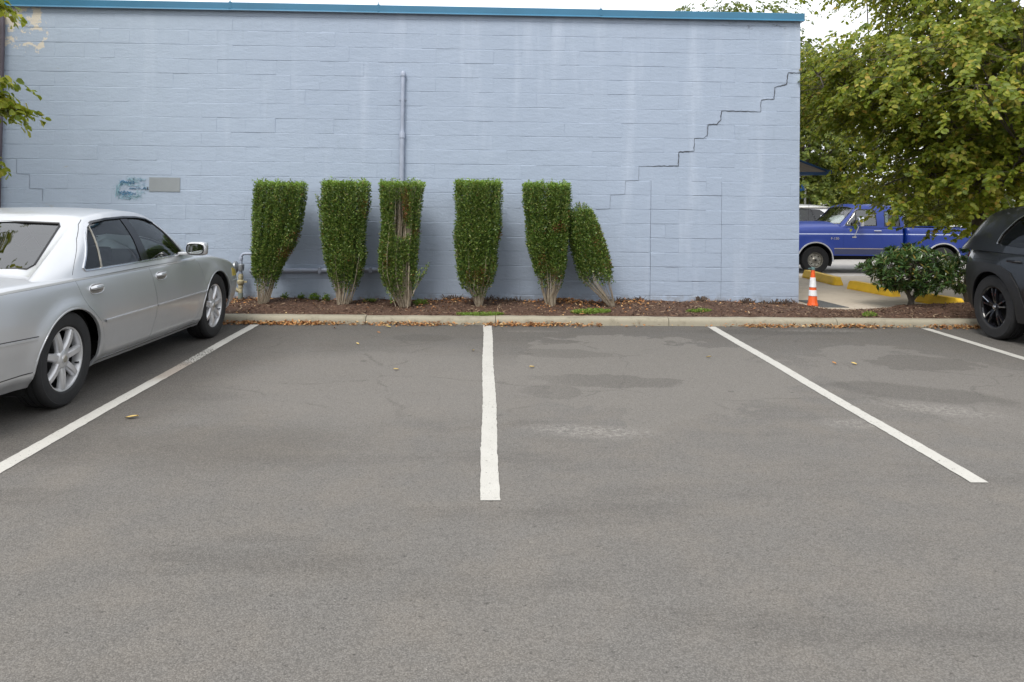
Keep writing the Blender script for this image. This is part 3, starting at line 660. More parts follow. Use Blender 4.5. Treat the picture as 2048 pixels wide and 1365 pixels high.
# ------------------------------------------------------------------ clipped hedges along the wall
HEDGE = {
 'h1': ([(-3.02, 1.71), (-3.04, 1.42), (-3.04, 1.19), (-3.04, 0.96), (-3.04, 0.57), (-3.0, 0.42), (-2.98, 0.19), (-2.96, 0.09)],
        [(-2.38, 1.71), (-2.39, 1.55), (-2.42, 1.23), (-2.5, 0.93), (-2.6, 0.76), (-2.69, 0.56), (-2.76, 0.36), (-2.86, 0.09)]),
 'h2': ([(-2.15, 1.72), (-2.15, 1.49), (-2.15, 1.23), (-2.14, 1.03), (-2.09, 0.73), (-2.05, 0.5), (-1.97, 0.32), (-1.94, 0.09)],
        [(-1.55, 1.73), (-1.54, 1.48), (-1.59, 1.16), (-1.61, 0.91), (-1.58, 0.79), (-1.6, 0.69), (-1.65, 0.46), (-1.7, 0.32), (-1.79, 0.09)]),
 'h3': ([(-1.4, 1.73), (-1.37, 1.41), (-1.35, 1.24), (-1.36, 0.97), (-1.38, 0.82), (-1.37, 0.55), (-1.3, 0.35), (-1.19, 0.22), (-1.12, 0.09)],
        [(-0.81, 1.73), (-0.85, 1.51), (-0.88, 1.21), (-0.89, 0.98), (-0.91, 0.73), (-0.93, 0.43), (-0.95, 0.23), (-0.98, 0.09)]),
 'h4': ([(-0.4, 1.76), (-0.41, 1.6), (-0.37, 1.29), (-0.4, 1.04), (-0.37, 0.83), (-0.35, 0.59), (-0.3, 0.36), (-0.18, 0.27), (-0.1, 0.09)],
        [(0.21, 1.75), (0.22, 1.61), (0.21, 1.27), (0.21, 1.08), (0.16, 0.86), (0.15, 0.61), (0.11, 0.44), (0.03, 0.3), (-0.03, 0.09)]),
 'h5': ([(0.51, 1.73), (0.52, 1.54), (0.56, 1.27), (0.58, 0.91), (0.65, 0.71), (0.7, 0.52), (0.75, 0.37), (0.8, 0.21), (0.84, 0.09)],
        [(1.12, 1.74), (1.13, 1.54), (1.1, 1.28), (1.09, 0.92), (1.07, 0.64), (1.03, 0.39), (0.97, 0.28), (0.94, 0.09)]),
 'h6': ([(1.13, 1.40), (1.13, 1.06), (1.22, 0.72), (1.30, 0.45), (1.5, 0.28), (1.69, 0.09)],
        [(1.40, 1.44), (1.52, 1.2), (1.63, 0.92), (1.70, 0.64), (1.72, 0.45), (1.77, 0.09)]),
}
def hedge(key, label, yc=10.62, hy=0.27, nsh=250, bare=0.34, zones=(), dead=(), stray=(), seed=1, lean=False):
    r = np.random.default_rng(seed); Lp, Rp = HEDGE[key]
    lz = np.array([p[1] for p in Lp])[::-1]; lx = np.array([p[0] for p in Lp])[::-1]
    rz = np.array([p[1] for p in Rp])[::-1]; rx = np.array([p[0] for p in Rp])[::-1]
    ztop = max(lz[-1], rz[-1]); wtop = np.interp(ztop, rz, rx) - np.interp(ztop, lz, lx)
    bx = (lx[0] + rx[0]) / 2
    root = thing('clipped_hedge', (bx, yc, 0.09), 0, label, 'hedge', 'clipped hedges along the wall')
    org = np.array([bx, yc, 0.09]); PT = []; DT = []; LT = []; TT = []; stems = MB()
    for s in range(nsh):
        th = r.uniform(0, 2 * math.pi); rr = 0.85 * math.sqrt(r.uniform(0.0, 1)) if s % 3 == 0 else 1.0 - 0.26 * r.uniform() ** 1.6
        cx, cy = math.cos(th), math.sin(th); k = 1 / max(abs(cx) ** 3.2 + abs(cy) ** 3.2, 1e-6) ** (1 / 3.2)       # rounded-square plan
        a, b = cx * k * rr, cy * k * rr
        zt = ztop + r.normal(0, 0.012) if not lean else ztop - abs(r.normal(0, 0.10)) - 0.25 * max(0, -a) * 0.3
        if r.uniform() < 0.10: zt = r.uniform(0.6, 0.95) * ztop
        if r.uniform() < 0.12: zt += r.uniform(0.01, 0.06)
        z = np.arange(0.09, zt, 0.011); nz = len(z)
        xl = np.interp(z, lz, lx); xr = np.interp(z, rz, rx); wd = xr - xl
        ph = r.uniform(0, 6.28, 4); push = 1 + 0.09 * np.sin(z * 3.4 + ph[0]) + 0.05 * np.sin(z * 11 + ph[1])
        x = (xl + xr) / 2 + a * wd / 2 * np.minimum(push, 1.05) * 0.925; dep = hy * np.minimum(1.0, 0.25 + 0.75 * wd / wtop)
        y = yc + b * dep * push + 0.012 * np.sin(z * 6 + ph[2])
        path = np.stack([x, y, z], 1)
        hs = path[::8] if nz > 16 else path
        inz = any((((x - zx) / (zrx * 1.3)) ** 2 + ((z - zz) / zrz) ** 2 < 1).any() for (zx, zz, zrx, zrz) in zones) and b < 0.4
        cutoff = len(hs) if inz else int(len(hs) * r.uniform(0.30, 0.55))
        hs = hs[:max(cutoff, 3)]
        if inz and s % 2: hs = hs + r.normal(0, 0.006, hs.shape)
        if s % 5 == 0 or (inz and s % 3 == 0): stems.tube(hs - org, list(np.linspace(0.0042 if s % 20 else 0.009, 0.0022, len(hs))), 4, False)
        start = bare * r.uniform(0.50, 1.15) + 0.09 + (0.10 if lean else 0.0)
        sel = z > start
        sel &= r.uniform(size=nz) < np.clip((z - 0.12 - bare * 0.5) / 0.42, 0.22, 1.0)
        for (zx, zz, zrx, zrz) in zones:
            sel &= ~((((x - zx) / zrx) ** 2 + ((z - zz) / zrz) ** 2 < r.uniform(0.5, 1.2)) & (y < yc + 0.05))
        P = path[sel]; 
        if not len(P): continue
        cnt = 2
        P = np.repeat(P, cnt, 0); n_ = len(P)
        t_ = r.uniform(0, 6.28, n_); side = np.stack([np.cos(t_), np.sin(t_), np.zeros(n_)], 1)
        out = norm(np.stack([P[:, 0] - np.repeat(((xl + xr) / 2)[sel], cnt), (P[:, 1] - yc) * 1.2, np.zeros(n_)], 1) + 1e-6)
        d = side * 0.75 + out * 0.45 + np.array([0, 0, 0.55]); d += r.normal(0, 0.25, (n_, 3))
        PT.append(P + side * r.uniform(0.0, 0.024, (n_, 1)) + out * r.uniform(0, 0.014, (n_, 1)) + r.normal(0, 0.004, (n_, 3))); DT.append(norm(d))
        LT.append(r.uniform(0.019, 0.034, n_))
        t = np.clip((P[:, 2] - (zt - 0.075)) / 0.065, 0, 1) * (zt > ztop - 0.04) * r.uniform(0.35, 1.0, n_)
        if lean: t = t * 0.15 + 0.12
        t = t + (r.uniform(size=n_) < 0.03) * 0.5
        for (zx, zz, zrx, zrz, pr) in dead:
            hit = (((P[:, 0] - zx) / zrx) ** 2 + ((P[:, 2] - zz) / zrz) ** 2 < r.uniform(0.05, 1.7, n_)) & (r.uniform(size=n_) < pr * 0.8); t = np.where(hit, -1.0, t)
        t = np.where(r.uniform(size=n_) < 0.012, -0.9, t)
        TT.append(t)
    for (p0, p1, nl) in stray:                       # odd shoots sticking out of the clipped face
        p0, p1 = np.array(p0), np.array(p1); q = p0 + (p1 - p0) * np.linspace(0, 1, 7)[:, None]; q[:, 0] += 0.015 * np.sin(np.linspace(0, 3, 7))
        stems.tube(q - org, list(np.linspace(0.006, 0.002, 7)), 4, False)
        u = r.uniform(0.3, 1, nl)[:, None]; P = p0 + (p1 - p0) * u + r.normal(0, 0.012, (nl, 3)); PT.append(P); DT.append(norm(r.normal(0, 0.6, (nl, 3)) + (p1 - p0) * 1.5)); LT.append(r.uniform(0.02, 0.036, nl)); TT.append(np.zeros(nl))
    P = np.concatenate(PT) - org; D = np.concatenate(DT); L = np.concatenate(LT); T = np.concatenate(TT); n_ = len(P)
    NN = norm(r.normal(0, 1, (n_, 3)) + np.array([0, -0.4, 0.7]))
    P[:, 2] = np.minimum(P[:, 2], ztop + 0.06 - 0.09)
    tag(link('foliage', polymesh('foliage', leaves(P, D, NN, L, L * r.uniform(0.45, 0.62, n_), 0.2), 4, MAT['hedge'], T), None, root), kind='stuff')
    tag(stems.make('stems', MAT['stem'], root, True), kind='stuff')
    return root
hedge('h1', 'broad clipped hedge leaning right, first from the silver car beside the gas riser', seed=11, bare=0.36, dead=[(-2.60, 0.78, 0.07, 0.08, 0.8), (-2.48, 0.98, 0.05, 0.1, 0.5)])
hedge('h2', 'clipped hedge with one stray twig on its left side, second from the silver car', seed=12, bare=0.34, dead=[(-1.60, 1.40, 0.05, 0.12, 0.3)], stray=[((-2.12, 10.6, 1.18), (-2.21, 10.55, 1.56), 90), ((-2.13, 10.6, 1.15), (-2.19, 10.58, 1.42), 50)])
hedge('h3', 'clipped hedge with a bare patch showing tan stems, in front of the vertical pipe', seed=13, bare=0.20,
      zones=[(-1.12, 1.30, 0.085, 0.25), (-1.07, 1.10, 0.11, 0.11), (-1.02, 0.50, 0.035, 0.28), (-1.0, 0.22, 0.06, 0.16)],
      dead=[(-1.03, 1.42, 0.035, 0.22, 0.85), (-1.25, 0.72, 0.04, 0.1, 0.4), (-0.93, 1.08, 0.04, 0.06, 0.6)],
      stray=[((-0.93, 10.5, 0.30), (-0.74, 10.45, 0.66), 120), ((-0.94, 10.5, 0.25), (-0.84, 10.42, 0.62), 110), ((-1.15, 10.45, 0.12), (-1.25, 10.40, 0.32), 40)])
hedge('h4', 'upright clipped hedge with bright flat top behind the centre bay line', seed=14, bare=0.26, dead=[(-0.05, 0.50, 0.10, 0.14, 0.45), (-0.20, 0.55, 0.05, 0.1, 0.3), (0.18, 0.98, 0.04, 0.12, 0.4)], stray=[((-0.36, 10.5, 0.75), (-0.40, 10.45, 1.10), 70)])
hedge('h5', 'clipped hedge with a rusty brown spot, beside the leaning hedge', seed=15, bare=0.46, dead=[(0.97, 1.17, 0.075, 0.07, 0.75), (0.78, 0.70, 0.07, 0.15, 0.3), (0.90, 0.45, 0.10, 0.15, 0.35)])
hedge('h6', 'short hedge toppling left against its neighbour, bare pale stems at its foot', yc=10.70, hy=0.24, seed=16, bare=0.34, lean=True, nsh=190, dead=[(1.52, 1.0, 0.08, 0.2, 0.25), (1.66, 0.75, 0.05, 0.15, 0.3)],
      stray=[((1.28, 10.65, 1.30), (1.25, 10.6, 1.50), 90), ((1.33, 10.65, 1.28), (1.33, 10.6, 1.47), 80)])

# dry stalks and crust at the foot of the wall
segs = [(-0.55, -0.3), (-0.05, 0.55), (1.7, 2.25), (3.0, 3.12), (3.62, 3.8), (3.88, 4.42)]
q = []; n = 800
for i in range(n):
    a, b = segs[rng.integers(0, len(segs))]; x = rng.uniform(a, b); y = rng.uniform(11.08, 11.185); h = rng.uniform(0.015, 0.085) * rng.uniform(0.4, 1)
    p = np.array([x, y, bed_z(x, y) - 0.005]); t = p + np.array([rng.normal(0, 0.03), rng.normal(-0.01, 0.015), h]); wv = np.array([rng.uniform(0.003, 0.009), 0, 0])
    t[1] = min(t[1], 11.185); q.append([p - wv, p + wv, t + wv * 0.8, t - wv * 0.8])
tag(link('dry_stubble', polymesh('dry_stubble', np.array(q), 4, MAT['stubble'])), 'dark dry stalks and crust growing at the foot of the wall', 'weeds', kind='stuff')

# low weeds in the bed
def weed(x, y, rx, ry, h, n_, label, L=0.022, upright=0.5, mat='weed', grp='small green weeds in the bed'):
    z0 = bed_z(x, y); r = np.random.default_rng(int(abs(x * 977 + y * 131)))
    o = thing('weed', (x, y, z0), 0, label, 'weed', grp)
    a = r.uniform(0, 6.28, n_); q_ = np.sqrt(r.uniform(0, 1, n_)); X, Y = rx * q_ * np.cos(a), ry * q_ * np.sin(a)
    Zb = np.array([bed_z(x + i, y + j) for i, j in zip(X, Y)]) - z0
    P = np.stack([X, Y, Zb + h * r.uniform(0.05, 1, n_) * (1 - 0.5 * q_)], 1)
    D = norm(np.stack([r.normal(0, 1, n_), r.normal(0, 1, n_), r.uniform(-0.2, 1.2, n_) * upright * 2], 1))
    tag(link('leaf_mass', polymesh('leaf_mass', leaves(P, D, norm(r.normal(0, 0.5, (n_, 3)) + [0, 0, 1]), r.uniform(0.6, 1.3, n_) * L, r.uniform(0.3, 0.6, n_) * L, 0.2), 4, MAT[mat]), None, o), kind='stuff')
    st = MB()
    for i in range(12):
        k = r.integers(0, n_); st.tube([(P[k, 0] * 0.5, P[k, 1] * 0.5, -0.01), (P[k, 0] * .8, P[k, 1] * .8, P[k, 2] * 0.6), tuple(P[k])], 0.0015, 3, False)
    st.make('stalks', MAT['weed'], o)
weed(-0.04, 10.04, 0.30, 0.10, 0.035, 1300, 'flat mat of bright green weed at the kerb in front of the fourth hedge')
weed(1.36, 10.12, 0.26, 0.12, 0.05, 1500, 'low bright green weed cushion at the kerb before the leaning hedge')
weed(2.80, 10.30, 0.17, 0.08, 0.028, 600, 'small low green weed patch in front of the blocked-up doorway')
weed(-2.74, 11.08, 0.05, 0.04, 0.09, 120, 'little green seedling at the wall right of the first hedge', 0.03)
weed(-2.52, 11.10, 0.05, 0.04, 0.08, 110, 'little seedling at the wall midway between first and second hedge', 0.03)
weed(-2.33, 11.08, 0.07, 0.05, 0.12, 200, 'tall green seedling at the wall left of the second hedge', 0.034)
weed(-2.18, 11.10, 0.05, 0.04, 0.13, 150, 'slim green seedling touching the left side of the second hedge', 0.034)
weed(-1.56, 10.95, 0.09, 0.05, 0.05, 170, 'small green weed at the wall right of the second hedge', 0.028)
weed(-0.86, 10.80, 0.10, 0.06, 0.10, 260, 'leafy green weed at the foot of the third hedge', 0.03)
weed(4.92, 10.02, 0.10, 0.05, 0.06, 160, 'yellowish tuft of weed at the kerb right of the traffic cone', 0.03)

# ------------------------------------------------------------------ rounded evergreen bush
def bush(x, y, label, rx=0.60, ry=0.55, zc=0.60, rz=0.33, n_cl=380, seed=3, trunk=True):
    r = np.random.default_rng(seed); z0 = bed_z(x, y) - 0.01; o = thing('evergreen_bush', (x, y, z0), 0, label, 'bush')
    zc -= z0; tr = MB()
    if trunk:
        tr.tube([(0, 0, -0.03), (0.01, 0, 0.06), (-0.03, 0, 0.14), (-0.09, 0.02, 0.24), (-0.12, 0.02, 0.42)], [0.05, 0.04, 0.03, 0.024, 0.014], 8)
        tr.tube([(0.01, 0, 0.06), (0.07, 0, 0.13), (0.09, 0, 0.22), (0.12, 0.03, 0.42)], [0.034, 0.03, 0.024, 0.014], 8)
        tr.tube([(-0.03, 0, 0.14), (0.0, 0.04, 0.28), (0.01, 0.05, 0.5)], [0.022, 0.018, 0.01], 6)
    PT, DT = [], []
    for i in range(n_cl):
        v = norm(r.normal(0, 1, 3)); v[2] = v[2] if v[2] > -0.75 else -0.75
        q_ = r.uniform(0.62, 1.0) * (1 + 0.10 * math.sin(v[0] * 5 + 1) + 0.08 * math.sin(v[2] * 6 + v[1] * 4))
        c_ = np.array([v[0] * rx * q_, v[1] * ry * q_, zc + v[2] * rz * q_])
        if i % 3 == 0: tr.tube([(c_[0] * 0.15, c_[1] * 0.15, min(0.42, c_[2])), tuple(c_ * [0.6, 0.6, 1] * [1, 1, 0.9]), tuple(c_)], [0.008, 0.006, 0.003], 4, False)
        up = norm(v * 0.8 + np.array([0, 0, 0.65 if v[2] > -0.3 else -0.15])); k = 15
        t = r.uniform(0, 6.28, k); s1 = norm(np.cross(up, [0.3, 0.5, 0.8])); s2 = np.cross(up, s1)
        d = norm(up * r.uniform(0.2, 0.9, (k, 1)) + s1 * np.cos(t)[:, None] + s2 * np.sin(t)[:, None]); PT.append(c_ + up * r.uniform(-0.03, 0.03, (k, 1))); DT.append(d)
    P = np.concatenate(PT); D = np.concatenate(DT); n_ = len(P)
    tag(link('foliage', polymesh('foliage', leaves(P, D, norm(r.normal(0, 0.4, (n_, 3)) + [0, -0.2, 1]), r.uniform(0.06, 0.115, n_), r.uniform(0.018, 0.032, n_), 0.22), 4, MAT['bushleaf']), None, o), kind='stuff')
    tr.make('trunk', MAT['bark'], o, True); return o
bush(5.93, 10.90, 'rounded dark evergreen bush on a short forked trunk before the yellow wheel stops')
bush(7.0, 11.35, 'dark evergreen shrub half hidden behind the tail of the charcoal car', rx=0.30, ry=0.4, zc=0.52, rz=0.33, n_cl=120, seed=9)

# ------------------------------------------------------------------ trees
def tree(name, loc, label, crowns, nclus, leafL, mat, seed, trunk_h=1.2, trunk_r=0.11, sprays=11, lps=20, lean=(0, 0), group=None, extra=(), lod=False, cs=0.40, ecs=None):
    """crowns: (cx,cy,cz,rx,ry,rz,weight) relative to the foot; extra: cluster centres given outright"""
    r = np.random.default_rng(seed); o = thing(name, loc, 0, label, 'tree', group); wood = MB()
    wts = np.array([c_[6] for c_ in crowns]); wts = wts / wts.sum(); C = []
    while len(C) < nclus:
        e = crowns[r.choice(len(crowns), p=wts)]; v = norm(r.normal(0, 1, 3)); q_ = r.uniform(0.35, 1.0) ** 0.6 * (1 + 0.13 * math.sin(v[0] * 4 + seed) + 0.1 * math.sin(v[1] * 5 + v[2] * 3))
        C.append(np.array(e[:3]) + v * q_ * np.array(e[3:6]))
    C = np.array(C + [np.array(e) for e in extra])
    top = max(e[2] + e[5] * 0.8 for e in crowns); cx, cy = crowns[-1][0], crowns[-1][1]
    axis = [np.array([0, 0, -0.1]), np.array([0.02, 0.01, trunk_h * 0.5]), np.array([lean[0] * 0.3, lean[1] * 0.3, trunk_h])]
    for t in np.linspace(0.2, 1, 6): axis.append(np.array([lean[0] * 0.3 + (cx - lean[0] * .3) * t + r.normal(0, 0.13), lean[1] * .3 + (cy - lean[1] * .3) * t + r.normal(0, 0.13), trunk_h + (top - trunk_h) * t]))
    rad = [trunk_r * 1.25, trunk_r, trunk_r * 0.9] + [trunk_r * k for k in (0.66, 0.45, 0.32, 0.22, 0.14, 0.08)]; wood.tube(axis, rad, 10)
    A = np.array(axis); limbs = []
    nl = 16 if not lod else 8
    for i in range(nl):                                   # main limbs to spread-out clusters
        c_ = C[int(i * len(C) / nl)]; zb = np.clip(c_[2] * r.uniform(0.45, 0.75), trunk_h * 0.8, top * 0.9)
        b_ = np.array([np.interp(zb, A[:, 2], A[:, k]) for k in range(3)]); mid = b_ * 0.45 + c_ * 0.55 + np.array([0, 0, 0.18]) + r.normal(0, 0.08, 3)
        pts = [b_, b_ * 0.75 + mid * 0.25 + [0, 0, .05], mid, c_]; r0 = trunk_r * r.uniform(0.25, 0.42); wood.tube(pts, [r0, r0 * 0.8, r0 * 0.5, 0.008], 6, False)
        for t in np.linspace(0.2, 1, 6): limbs.append(b_ * (1 - t) + c_ * t + np.array([0, 0, 0.12 * math.sin(t * 3.14)]))
    limbs = np.array(limbs + list(A[3:]))
    PT, DT, LT = [], [], []
    for ci, c_ in enumerate(C):
        if ecs and ci >= nclus: cs = ecs
        k = np.argmin(((limbs - c_) ** 2).sum(1) + 0.6 * np.maximum(0, limbs[:, 2] - c_[2])); b_ = limbs[k]; out = norm(np.array([c_[0] - cx * 0.5, c_[1] - cy * 0.5, 0.25]) + 1e-6)
        wood.tube([b_, b_ * 0.5 + c_ * 0.5 + [0, 0, 0.06], c_], [0.016, 0.011, 0.006], 4, False)
        for s in range(sprays):
            off = r.normal(0, 1, 3) * np.array([cs, cs, cs * 0.45]); s0 = c_ + off * 0.35; hd = norm(np.array([off[0], off[1], 0]) * 1.2 + out * [1, 1, 0] * 0.6 + r.normal(0, 0.3, 3) * [1, 1, 0.2])
            ln = r.uniform(0.28, 0.55); u = np.linspace(0.1, 1, lps); twig = s0 + off * 0.65 + hd * ln * (u[:, None] - 0.3) - np.array([0, 0, 1]) * (0.20 * u[:, None] ** 2 * ln / 0.4)
            if s % 3 == 0 and not lod: wood.tube([c_, s0 + off * 0.5, twig[-1]], [0.005, 0.0035, 0.0015], 3, False)
            sd_ = np.cross(hd, [0, 0, 1.0]); sg = np.where(np.arange(lps) % 2 == 0, 1, -1)[:, None]
            PT.append(twig + r.normal(0, 0.02, (lps, 3))); DT.append(norm(hd * 0.55 + sd_ * sg * 0.75 - np.array([0, 0, 0.45]) + r.normal(0, 0.28, (lps, 3)))); LT.append(r.uniform(0.7, 1.25, lps) * leafL)
    P = np.concatenate(PT); D = np.concatenate(DT); L = np.concatenate(LT); n_ = len(P)
    OUT = P - np.array([cx * 0.6, cy * 0.6, 0]); OUT[:, 2] = 0; NN = norm(r.normal(0, 0.42, (n_, 3)) + norm(OUT + 1e-6) * 0.75 + np.array([0, 0, 0.75]))
    tag(link('crown', lobedmesh('crown', lobed(P, D, NN, L, L * r.uniform(0.55, 0.8, n_)), MAT[mat]), None, o), kind='stuff')
    wood.make('trunk', MAT['bark'], o, True); return o
tree('street_tree', (7.75, 12.25, 0.06), 'large yellow-green tree with low spreading boughs between the building and charcoal car',
     [(-0.2, -0.1, 3.35, 2.75, 2.4, 1.15, 1.0), (0.35, 0.1, 2.15, 1.75, 2.1, 0.85, 0.45), (0.55, 0.1, 5.4, 2.35, 2.3, 2.4, 1.05)], 390, 0.078, 'tree', 21, 1.45, 0.115, lps=24,
     extra=[(-2.6, -0.6, 2.95), (-2.7, -0.5, 3.2), (-1.75, -0.5, 1.75), (-1.45, -0.7, 1.55), (-1.0, -0.6, 1.45), (-0.3, -0.9, 1.5), (-1.2, -0.9, 1.75), (-1.75, -1.1, 2.1), (-2.45, -0.9, 3.6)])
tree('street_tree', (13.0, 31.5, -0.45), 'green tree beyond the blue pickup, showing between the wall corner and the large tree',
     [(0.0, 0, 4.6, 3.4, 2.6, 3.4, 1.0), (-0.3, 0, 6.6, 2.2, 2.0, 2.2, 0.5)], 300, 0.14, 'fartree', 22, 1.9, 0.13, sprays=10, lps=14, lod=True, cs=0.45, group='trees across the street')
tree('street_tree', (11.0, 33.0, -0.45), 'tall airy tree showing only its top above the roof edge',
     [(-0.2, 0, 8.2, 2.2, 2.0, 2.6, 1.0)], 120, 0.13, 'fartree', 23, 3.5, 0.14, sprays=8, lps=12, lod=True, cs=0.5, group='trees across the street')
for i, (x, y, h, lab) in enumerate([(17.0, 27.0, 5.2, 'dark green tree across the street behind the large tree'), (22.0, 29.0, 5.6, 'broad green tree far right across the street behind the charcoal car'), (14.6, 36.0, 6.0, 'distant green tree glimpsed through the large crown')]):
    tree('street_tree', (x, y, -0.45), lab, [(0, 0, h - 1.4, 2.8, 2.6, 2.9, 1.0)], 110, 0.13, 'fartree', 30 + i, 1.6, 0.14, sprays=9, lps=13, lod=True, cs=0.5, group='trees across the street')
for i, (x, y, lab) in enumerate([(16.0, 33.5, 'low green shrub mass across the street, left of three'), (20.5, 33.0, 'low green shrub mass across the street, middle of three'), (25.5, 32.5, 'low green shrub mass across the street, right of three')]):
    tree('far_shrub', (x, y, -0.45), lab, [(0, 0, 1.5, 2.9, 1.6, 1.6, 1.0)], 90, 0.15, 'fartree', 50 + i, 0.4, 0.08, sprays=9, lps=12, lod=True, cs=0.5, group='shrubs across the street')['category'] = 'shrub'
# tree at the left, mostly outside the picture: its mirror image shows in the silver car's rear window
tree('street_tree', (-8.6, 7.3, 0), 'tree at the left edge whose hanging twig shows before the downspout', [(-0.35, 0.2, 5.7, 2.0, 2.4, 1.9, 1.0)], 150, 0.10, 'tree', 41, 2.2, 0.12, sprays=9, lps=16,
     extra=[(2.84, 2.0, 2.84), (2.90, 2.02, 2.62), (2.70, 2.0, 2.02), (2.75, 2.0, 3.85), (3.05, 2.02, 2.62)], lod=True, cs=0.4, ecs=0.12)

# unseen leaf-card belt added behind the viewer: blocks low sky, darkens walls and reflections
n = 9000; t = rng.uniform(0, 1, n); X = rng.uniform(-55, 55, n); Z = rng.uniform(0.2, 1, n) * (6.2 + 1.6 * np.sin(X * 0.35) + 1.1 * np.sin(X * 0.9 + 1)); Y = -21 + rng.normal(0, 1.3, n) - 0.004 * X ** 2
P = np.stack([X, Y, Z], 1); D = norm(rng.normal(0, 1, (n, 3)))
tag(link('sky_blocker_belt', polymesh('sky_blocker_belt', leaves(P, D, norm(rng.normal(0, 1, (n, 3)) + [0, 0.6, 0.5]), rng.uniform(0.5, 1.1, n), rng.uniform(0.4, 0.8, n), 0.2), 4, MAT['fartree'])), 'added belt of green leaf cards behind the viewer, unseen, blocking low sky light', 'trees', kind='stuff')

# ------------------------------------------------------------------ vehicles
def pchip(xs, ys):
    xs, ys = np.array(xs, float), np.array(ys, float); h = np.diff(xs); d = np.diff(ys) / h; m_ = np.zeros(len(xs))
    for i in range(1, len(xs) - 1):
        if d[i - 1] * d[i] > 0:
            w1, w2 = 2 * h[i] + h[i - 1], h[i] + 2 * h[i - 1]; m_[i] = (w1 + w2) / (w1 / d[i - 1] + w2 / d[i])
    m_[0], m_[-1] = d[0], d[-1]
    def f(x):
        x = np.clip(x, xs[0], xs[-1]); i = np.clip(np.searchsorted(xs, x) - 1, 0, len(xs) - 2); t = (x - xs[i]) / h[i]
        return (2 * t**3 - 3 * t**2 + 1) * ys[i] + (t**3 - 2 * t**2 + t) * h[i] * m_[i] + (-2 * t**3 + 3 * t**2) * ys[i + 1] + (t**3 - t**2) * h[i] * m_[i + 1]
    return f
def pf(pairs): return pchip([p[0] for p in pairs], [p[1] for p in pairs])
def catmull(G, su, sv):
    """refine control grid (ni,nj,3) by Catmull-Rom in both directions"""
    def one(A, s):
        A = np.concatenate([[2 * A[0] - A[1]], A, [2 * A[-1] - A[-2]]]); out = []
        for i in range(1, len(A) - 2):
            p0, p1, p2, p3 = A[i - 1:i + 3]
            for t in np.arange(s) / s: out.append(0.5 * (2 * p1 + (p2 - p0) * t + (2 * p0 - 5 * p1 + 4 * p2 - p3) * t * t + (3 * p1 - p0 - 3 * p2 + p3) * t**3))
        out.append(A[-2]); return np.array(out)
    G = one(np.array(G, float), su); return np.transpose(one(np.transpose(G, (1, 0, 2)), sv), (1, 0, 2))
def sheet(G):
    """half grid (ni,nj) right side -> full symmetric sheet mesh"""
    Lf = G[:, :-1][:, ::-1] * np.array([-1, 1, 1]); G = np.concatenate([G, Lf], 1); ni, nj, _ = G.shape; V = G.reshape(-1, 3)
    F = [(i * nj + j, (i + 1) * nj + j, (i + 1) * nj + j + 1, i * nj + j + 1) for i in range(ni - 1) for j in range(nj - 1)]
    return mesh('panel', V, F, None, True)
class Ref:
    def __init__(s, me):
        s.co = [v.co.copy() for v in me.vertices]; s.no = [v.normal.copy() for v in me.vertices]; s.po = [tuple(p.vertices) for p in me.polygons]
        s.bvh = BVHTree.FromPolygons(s.co, s.po)
    def near(s, p):
        l, n_, i, d = s.bvh.find_nearest(p)
        if l is None: return None, 9
        vs = s.po[i]; wt_ = poly_3d_calc([s.co[v] for v in vs], l); n_ = Vector((0, 0, 0))
        for v, a in zip(vs, wt_): n_ += s.no[v] * a
        return n_.normalized(), d
    def side(s, y, z, sgn=1):
        h = s.bvh.ray_cast(Vector((3 * sgn, y, z)), Vector((-sgn, 0, 0)))[0]
        return h.x if h else None
    def end(s, x, z, fwd):
        h = s.bvh.ray_cast(Vector((x, 8 if fwd else -8, z)), Vector((0, -1 if fwd else 1, 0)))[0]
        return h.y if h else None
def prism(poly, axis, a, b):
    k = len(poly)
    mk = (lambda p, t: (t, p[0], p[1])) if axis == 'x' else (lambda p, t: (p[0], t, p[1]))
    V = [mk(p, a) for p in poly] + [mk(p, b) for p in poly]; F = [tuple(reversed(range(k))), tuple(range(k, 2 * k))] + [(i, (i + 1) % k, k + (i + 1) % k, k + i) for i in range(k)]
    return V, F
def cutter(parts):
    m_ = MB()
    for V, F in parts: m_.add(V, F)
    me = mesh('cutter', m_.V, m_.F); bm = bmesh.new(); bm.from_mesh(me); bmesh.ops.recalc_face_normals(bm, faces=bm.faces); bm.to_mesh(me); bm.free(); return me
def carve(me, parts, op, ref, thick=0.018):
    """shell of the sheet, boolean with the prisms, then smooth normals taken from the uncut sheet"""
    o = bpy.data.objects.new('t', me); COL.objects.link(o); sm = o.modifiers.new('s', 'SOLIDIFY'); sm.thickness = thick; sm.offset = -1
    tmp = []
    if parts:
        c_ = bpy.data.objects.new('c', cutter(parts)); COL.objects.link(c_); b = o.modifiers.new('b', 'BOOLEAN'); b.operation = op; b.object = c_; b.solver = 'EXACT'; tmp.append(c_)
    bpy.context.view_layer.update(); dg = bpy.context.evaluated_depsgraph_get(); new = bpy.data.meshes.new_from_object(o.evaluated_get(dg))
    for t in tmp + [o]: bpy.data.objects.remove(t)
    cache = {}; ln = [(0, 0, 0)] * len(new.loops); vs = new.vertices
    for p in new.polygons:
        p.use_smooth = True; fn = p.normal
        for li in p.loop_indices:
            vi = new.loops[li].vertex_index
            if vi not in cache: cache[vi] = ref.near(vs[vi].co)
            n_, d = cache[vi]
            ln[li] = tuple(n_) if (d < 0.003 and n_.dot(fn) > 0.5) else tuple(fn)
    new.normals_split_custom_set(ln); new.materials.clear(); return new
def mirrored(poly, a=0.55, b=1.5): return [prism(poly, 'x', a, b), prism([p for p in poly], 'x', -b, -a)]
